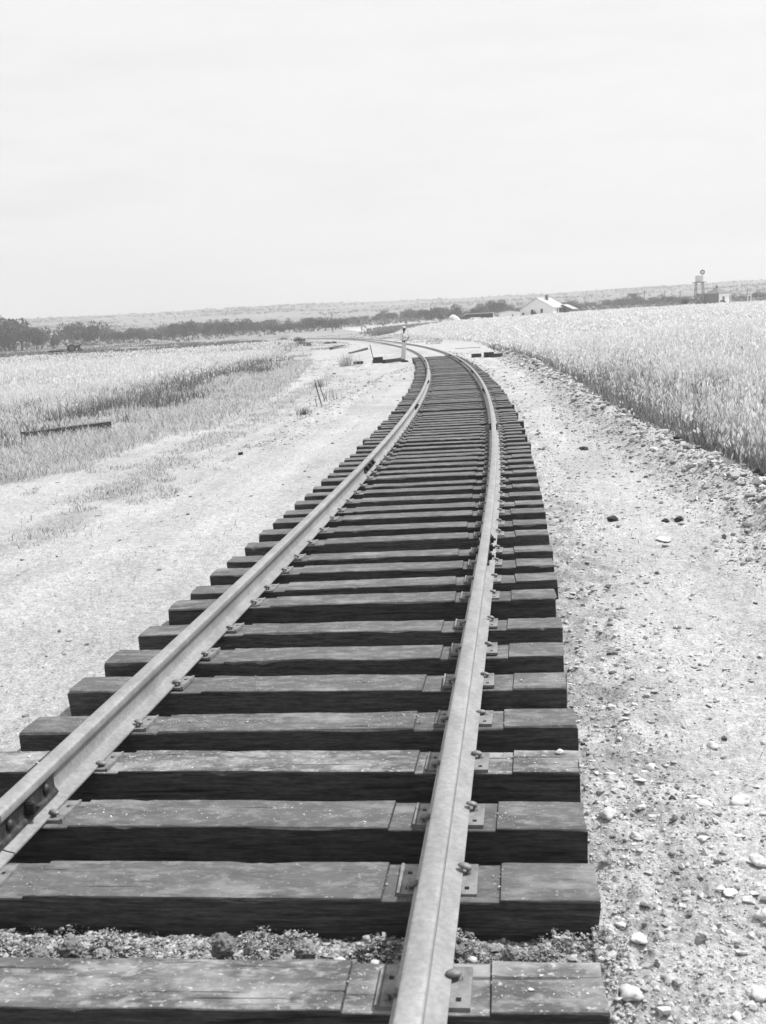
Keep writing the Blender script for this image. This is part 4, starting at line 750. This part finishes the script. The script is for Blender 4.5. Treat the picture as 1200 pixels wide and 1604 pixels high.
# water tower with wooden legs, and the windmill behind it
x, y, z = place(1096, 0, 400); z = at_height(1096, 476.5, 400); b = empty('water_tower', (x, y, z), -.5, label='wooden water tower carrying a round pale tank, far right', cat='water tower'); H = 6.9
for sx in (-1, 1):
    for sy in (-1, 1):
        bm = bmesh.new(); tube(bm, (sx*1.45, sy*1.45, -1), (sx*1.1, sy*1.1, H), .22, .2, 4); link('leg', bm, b, m_wood)
for (za, zb) in ((.2, 3.1), (3.3, 6.4)):
    for sx in (-1, 1):
        bm = bmesh.new()
        for (p, q) in ((-1, 1), (1, -1)): ra = 1.45-.35*za/H; rb = 1.45-.35*zb/H; tube(bm, (p*ra, sx*ra, za), (q*rb, sx*rb, zb), .07, .07, 4); tube(bm, (sx*ra, p*ra, za), (sx*rb, q*rb, zb), .07, .07, 4)
        link('brace', bm, b, m_tin)
box_('pump_room_wall', m_grey, b, (-1.1, 1.1, -1.1, 1.1, -1, 3.2)); bm = bmesh.new(); boxb(bm, -2.0, 2.0, -2.0, 2.0, H, H+.2); link('platform', bm, b, m_brick)
bm = bmesh.new()
for k in range(5): cyl(bm, (0, 0, H+.2+k*.42), (0, 0, H+.2+k*.42+.40), 1.32, 1.32, 24); 
tk = link('tank', bm, b, m_tin); bm = bmesh.new(); cyl(bm, (0, 0, H+2.3), (0, 0, H+2.65), 1.38, .1, 24); link('lid', bm, tk, m_wroof)
x, y, z = place(1101, 0, 412); z = at_height(1101, 476.5, 412); b = empty('windmill', (x, y, z), -.25, label='small farm windmill whose fan shows above the water tank', cat='windmill'); HT = 10.5
for sx in (-1, 1):
    for sy in (-1, 1):
        bm = bmesh.new(); tube(bm, (sx*1.0, sy*1.0, -1), (sx*.1, sy*.1, HT), .06, .05, 4); link('leg', bm, b, m_tin)
bm = bmesh.new()
for k in range(14):
    a = k*2*math.pi/14
    for s in (0,):
        P = [(.28, -.05), (.85, -.17), (.85, .17), (.28, .05)]; f0 = [bm.verts.new((p*math.cos(a)-q*math.sin(a), -.30+q*.35, HT+.2+p*math.sin(a)+q*math.cos(a))) for p, q in P]; f1 = [bm.verts.new((v.co.x, v.co.y+.02, v.co.z)) for v in f0]; bm.faces.new(f0); bm.faces.new(f1[::-1])
        for i in range(4): bm.faces.new((f0[i], f1[i], f1[(i+1) % 4], f0[(i+1) % 4]))
link('fan', bm, b, m_brick); bm = bmesh.new(); tube(bm, (0, -.3, HT+.2), (0, .9, HT+.2), .06, .05, 6); link('hub', bm, b, m_bar); bm = bmesh.new(); boxb(bm, -.015, .015, .9, 1.9, HT-.2, HT+.6); link('tail_vane', bm, b, m_white)
# fences near the far farm: posts
x, y, z = place(1100, 0, 396)
for k, u in enumerate((1050, 1060, 1082, 1108, 1150, 1158, 1190)):
    X_, Y_, Z_ = place(u, 0, 390); Z_ = at_height(u, hor(u)-(486.5-476)+.5, 390); bm = bmesh.new(); tube(bm, (0, 0, -.8), (0, 0, 1.2), .08, .07, 6); o = link('fence_post', bm, None, m_wood, label='thin fence post along the far edge of the oats near the water tower', cat='fence post', group='fence posts by the far farm'); o.location = (X_, Y_, Z_)
for (u, b_, t, k, wf, lab) in [(838, 496, 487, 1, 1.1, 'low dark bush against the left side of the white farmhouse'), (724, 506, 494, 3, 1.0, 'dark bush between the hay mound and the open shed'), (1072, 480, 470, 4, 1.1, 'dark bush at the left foot of the water tower'), (1104, 478, 471, 2, 1.3, 'low bush under the right side of the water tower'), (1133, 476, 470, 5, 1.3, 'low bush in front of the far farmhouse’s sunlit white wall')]:
    o = tree(u, b_, t, k, lab, 'bushes around the farm', wf, r=(346 if u < 900 else 392)); o.location.z = at_height(u, b_, (346 if u < 900 else 392)); o['category'] = 'bush'; o.name = 'bush'
# hill farm at upper left
x, y, z = place(139, 0, 1250); b = empty('hill_farm', (x, y, z), .3, label='tiny pale farm building on the crest of the left hill', cat='house'); box_('wall', m_white, b, (-5, 5, -3, 3, -1, 3)); bm = bmesh.new(); vs = [bm.verts.new(p) for p in ((-5.5, -3.5, 3), (5.5, -3.5, 3), (5.5, 3.5, 3), (-5.5, 3.5, 3), (-5.5, 0, 5), (5.5, 0, 5))]
for f in ((0, 1, 5, 4), (2, 3, 4, 5), (0, 4, 3), (1, 2, 5), (3, 2, 1, 0)): bm.faces.new([vs[i] for i in f])
link('roof', bm, b, m_grey)
for (u, t, k) in ((128, 496, 0), (145, 496, 3), (133, 498, 2), (150, 497, 5)): tree(u, 501.5, t, k, 'tiny tree beside the farm on the left hill crest', 'trees on the left hill crest', .9, r=1240)

# tractor far left
x, y, z = place(111, 0, 250); z = at_height(115, 550.5, 250); tz = empty('tractor', (x, y, z), -(115-600)/F+.12, label='dark old tractor standing in the left field before the trees', cat='tractor')
def ring(parent, cx, cy, R, wd):
    bm = bmesh.new(); n = 24; pr = [(R, -wd/2), (R, wd/2), (R*.72, wd/2), (R*.72, -wd/2)]; A = [[bm.verts.new((cx+p*math.cos(a), cy+q, R+p*math.sin(a))) for p, q in pr] for a in [i*2*math.pi/n for i in range(n)]]
    for i in range(n):
        for j in range(4): bm.faces.new((A[i][j], A[i][(j+1) % 4], A[(i+1) % n][(j+1) % 4], A[(i+1) % n][j]))
    w2 = link('wheel', bm, parent, m_tyre); bm = bmesh.new(); cyl(bm, (cx, cy-wd*.3, R), (cx, cy+wd*.3, R), R*.70, R*.70, 20); cyl(bm, (cx, cy-wd*.6, R), (cx, cy+wd*.6, R), R*.15, R*.15, 10); link('rim', bm, w2, m_rim)
ring(tz, 0, -.75, .66, .3); ring(tz, 0, .75, .66, .3); ring(tz, 1.45, -.5, .32, .14); ring(tz, 1.45, .5, .32, .14)
bm = bmesh.new(); boxb(bm, -.1, 1.6, -.22, .22, .62, 1.12); bmesh.ops.bevel(bm, geom=bm.edges[:], offset=.06, segments=2, affect='EDGES'); boxb(bm, -.7, .3, -.3, .3, .45, .85); link('body', bm, tz, m_tractor)
tz.scale = (1.2, 1.2, 1.2); box_('seat', m_dark, tz, (-.75, -.35, -.22, .22, 1.0, 1.08), (-.78, -.72, -.22, .22, 1.08, 1.35)); bm = bmesh.new(); tube(bm, (-.05, 0, 1.0), (-.25, 0, 1.42), .03, .03); 
for i in range(12): a0, a1 = i*math.pi/6, (i+1)*math.pi/6; tube(bm, (-.25-.04*math.cos(a0), .2*math.sin(a0), 1.42+.2*math.cos(a0)*.5), (-.25-.04*math.cos(a1), .2*math.sin(a1), 1.42+.2*math.cos(a1)*.5), .02, .02, 5)
link('steering_wheel', bm, tz, m_tractor); bm = bmesh.new(); cyl(bm, (1.1, .1, 1.1), (1.1, .1, 1.55), .04); link('exhaust_pipe', bm, tz, m_tractor)
for s in (-1, 1):
    bm = bmesh.new()
    for i in range(7): a0, a1 = math.pi*(.15+i*.1), math.pi*(.15+(i+1)*.1); y0, y1 = s*.58, s*.92; v = [bm.verts.new((.74*math.cos(a), yy, .66+.74*math.sin(a))) for a, yy in ((a0, y0), (a1, y0), (a1, y1), (a0, y1))]; bm.faces.new(v)
    bmesh.ops.remove_doubles(bm, verts=bm.verts, dist=.001); bmesh.ops.solidify(bm, geom=bm.faces[:], thickness=.03); link('fender', bm, tz, m_tin)
x, y, z = place(88, 0, 252); z = at_height(92, 551, 252); hz_ = empty('harrow', (x, y, z), .15, label='low pale farm implement trailing left of the tractor', cat='harrow'); box_('frame', m_rim, hz_, (-1.7, 1.4, -.6, -.5, .3, .4), (-1.7, 1.4, .5, .6, .3, .4), (-.05, .05, -.5, .5, .3, .4)); box_('drawbar', m_rim, hz_, (1.4, 2.2, -.05, .05, .3, .38))
bm = bmesh.new()
for k in range(8): cyl(bm, (-1.4+k*.38, -.55, .2), (-1.4+k*.38+.03, .55, .2), .21, .21, 12)
link('disc_gang', bm, hz_, m_bar)

# ------------------------------------------------------------------ the person by the track
def skin(name, pts, edges, mat, parent, root=0, sub=2):
    me = bpy.data.meshes.new(name); me.from_pydata([p[0] for p in pts], edges, []); o = bpy.data.objects.new(name, me); C.objects.link(o)
    m = o.modifiers.new('s', 'SKIN'); m.use_smooth_shade = True; m.branch_smoothing = .6
    for i, p in enumerate(pts): sv = me.skin_vertices[0].data[i]; sv.radius = (p[1], p[2] if len(p) > 2 else p[1]); sv.use_root = (i == root)
    o.modifiers.new('d', 'SUBSURF').levels = sub; dg = bpy.context.evaluated_depsgraph_get(); dg.update(); ev = o.evaluated_get(dg); m2 = bpy.data.meshes.new_from_object(ev); bpy.data.objects.remove(o); m2.materials.clear(); m2.materials.append(mat); smooth_me(m2)
    return link(name, m2, parent)
x, y, _ = ground_hit(634, 567.5); g = float(gz(np.array(x), np.array(y)))
pe = empty('person', (x, y, g), 0, label='person in pale overalls and white hat standing beside the track, head bowed over raised hands', cat='person')
# faces +x (right in the photo), slightly toward the camera
J = [((0, 0, .95), .12, .14), ((0, 0, 1.10), .12, .14), ((.01, 0, 1.28), .125, .155), ((.0, 0, 1.42), .085, .12), ((.02, 0, 1.50), .05, .05), ((.04, 0, 1.57), .055, .055), ((.055, 0, 1.66), .082, .074), ((.055, 0, 1.735), .075, .07),
     ((0, -.20, 1.40), .06), ((-.04, -.25, 1.12), .042), ((.17, -.17, 1.20), .034), ((.25, -.10, 1.26), .028, .02), ((0, .20, 1.40), .06), ((-.02, .25, 1.12), .042), ((.18, .15, 1.18), .034), ((.26, .07, 1.25), .028, .02),
     ((.0, -.10, .88), .10), ((.02, -.11, .50), .062), ((-.02, -.11, .12), .045), ((.0, -.11, .05), .045), ((.10, -.12, .03), .035, .04), ((0, .10, .88), .10), ((-.06, .11, .50), .062), ((-.12, .11, .12), .045), ((-.10, .11, .05), .045), ((.0, .12, .03), .035, .04)]
E_ = [(0, 1), (1, 2), (2, 3), (3, 4), (4, 5), (5, 6), (6, 7), (3, 8), (8, 9), (9, 10), (10, 11), (3, 12), (12, 13), (13, 14), (14, 15), (0, 16), (16, 17), (17, 18), (18, 19), (19, 20), (0, 21), (21, 22), (22, 23), (23, 24), (24, 25)]
fing = []
for sy, w0 in ((-1, 11), (1, 15)):
    b0 = Vector(J[w0][0])
    for k in range(4): p1 = b0+Vector((.045, (k-1.5)*.018*1.0, .015)); p2 = p1+Vector((.03, -sy*.006, .02-.004*k)); n0 = len(J); J.append((tuple(p1), .010)); J.append((tuple(p2), .008)); E_ += [(w0, n0), (n0, n0+1)]
    p1 = b0+Vector((.01, -sy*.035, .02)); p2 = p1+Vector((.03, -sy*.012, .02)); n0 = len(J); J.append((tuple(p1), .011)); J.append((tuple(p2), .009)); E_ += [(w0, n0), (n0, n0+1)]
body = skin('body', J, E_, m_skin, pe)
S_ = lambda L_, e: [(p[0], p[1]+.018, (p[2] if len(p) > 2 else p[1])+.018) for p in L_]
skin('shirt', S_([((0, 0, 1.0), .125, .145), J[2], J[3], J[8], J[9], J[10], J[12], J[13], J[14]], 0), [(0, 1), (1, 2), (2, 3), (3, 4), (4, 5), (2, 6), (6, 7), (7, 8)], m_cloth_w, pe)
skin('overalls', [(p[0], p[1]+.026, (p[2] if len(p) > 2 else p[1])+.026) for p in [J[0], J[1], J[16], J[17], ((-.02, -.11, .14), .055), J[21], J[22], ((-.12, .11, .14), .055)]], [(0, 1), (0, 2), (2, 3), (3, 4), (0, 5), (5, 6), (6, 7)], m_cloth_o, pe)
bm = bmesh.new(); boxb(bm, .125, .15, -.13, .13, 1.0, 1.32); bmesh.ops.bevel(bm, geom=bm.edges[:], offset=.01, segments=2, affect='EDGES'); link('bib', bm, pe, m_cloth_o)
bm = bmesh.new(); cyl(bm, (.05, 0, 1.745), (.045, 0, 1.765), .165, .15, 24); cyl(bm, (.045, 0, 1.76), (.04, 0, 1.845), .088, .075, 20); h = link('hat', bm, pe, m_hat, True)
bm = bmesh.new(); r = bmesh.ops.create_uvsphere(bm, u_segments=14, v_segments=8, radius=.083)
for v in r['verts']: v.co = Vector((v.co.x*.9+.035, v.co.y*.95, v.co.z*.85+1.70))
link('hair', bm, pe, m_hair, smooth=True)
bm = bmesh.new(); tube(bm, (.125, 0, 1.675), (.15, 0, 1.65), .012, .018, 8); link('nose', bm, pe, m_skin, smooth=True)
for s in (-1, 1):
    bm = bmesh.new(); r = bmesh.ops.create_uvsphere(bm, u_segments=8, v_segments=6, radius=.012)
    for v in r['verts']: v.co += Vector((.125, s*.032, 1.69))
    link('eye', bm, pe, m_white, smooth=True); bm = bmesh.new(); r = bmesh.ops.create_uvsphere(bm, u_segments=8, v_segments=6, radius=.03)
    for v in r['verts']: v.co = Vector((v.co.x*.6+.05, v.co.y*.4+s*.078, v.co.z+1.675))
    link('ear', bm, pe, m_skin, smooth=True)
    fx = .05 if s < 0 else -.05; bm = bmesh.new(); r = bmesh.ops.create_uvsphere(bm, u_segments=12, v_segments=8, radius=1)
    for v in r['verts']: v.co = Vector((v.co.x*.15+fx, v.co.y*.055+s*.115, max(v.co.z, -.6)*.07+.045))
    link('shoe', bm, pe, m_shoe, smooth=True)
bm = bmesh.new(); boxb(bm, .125, .135, -.03, .03, 1.612, 1.622); link('mouth', bm, pe, m_dark)
nb = box_('notebook', m_paper, None, (-.08, .08, -.10, .10, -.006, .006)); tag(nb, 'small white notepad held in the standing person’s hands', 'notepad'); nb.location = (x+.32, y, g+1.285); nb.rotation_euler = (0, -.35, 0)

# ------------------------------------------------------------------ haze
bm = bmesh.new(); boxb(bm, -2100, 2100, -2100, 2100, -70, 110); hm = bpy.data.materials.new('haze'); hm.use_nodes = True; t = hm.node_tree; t.nodes.clear(); pv = t.nodes.new('ShaderNodeVolumePrincipled'); pv.inputs['Color'].default_value = (.95, .95, .95, 1); pv.inputs['Density'].default_value = .0005; pv.inputs['Anisotropy'].default_value = .2
ot = t.nodes.new('ShaderNodeOutputMaterial'); t.links.new(pv.outputs[0], ot.inputs['Volume']); HZ = link('haze', bm, None, hm, kind='stuff', label='thin summer haze over the fields', cat='haze')
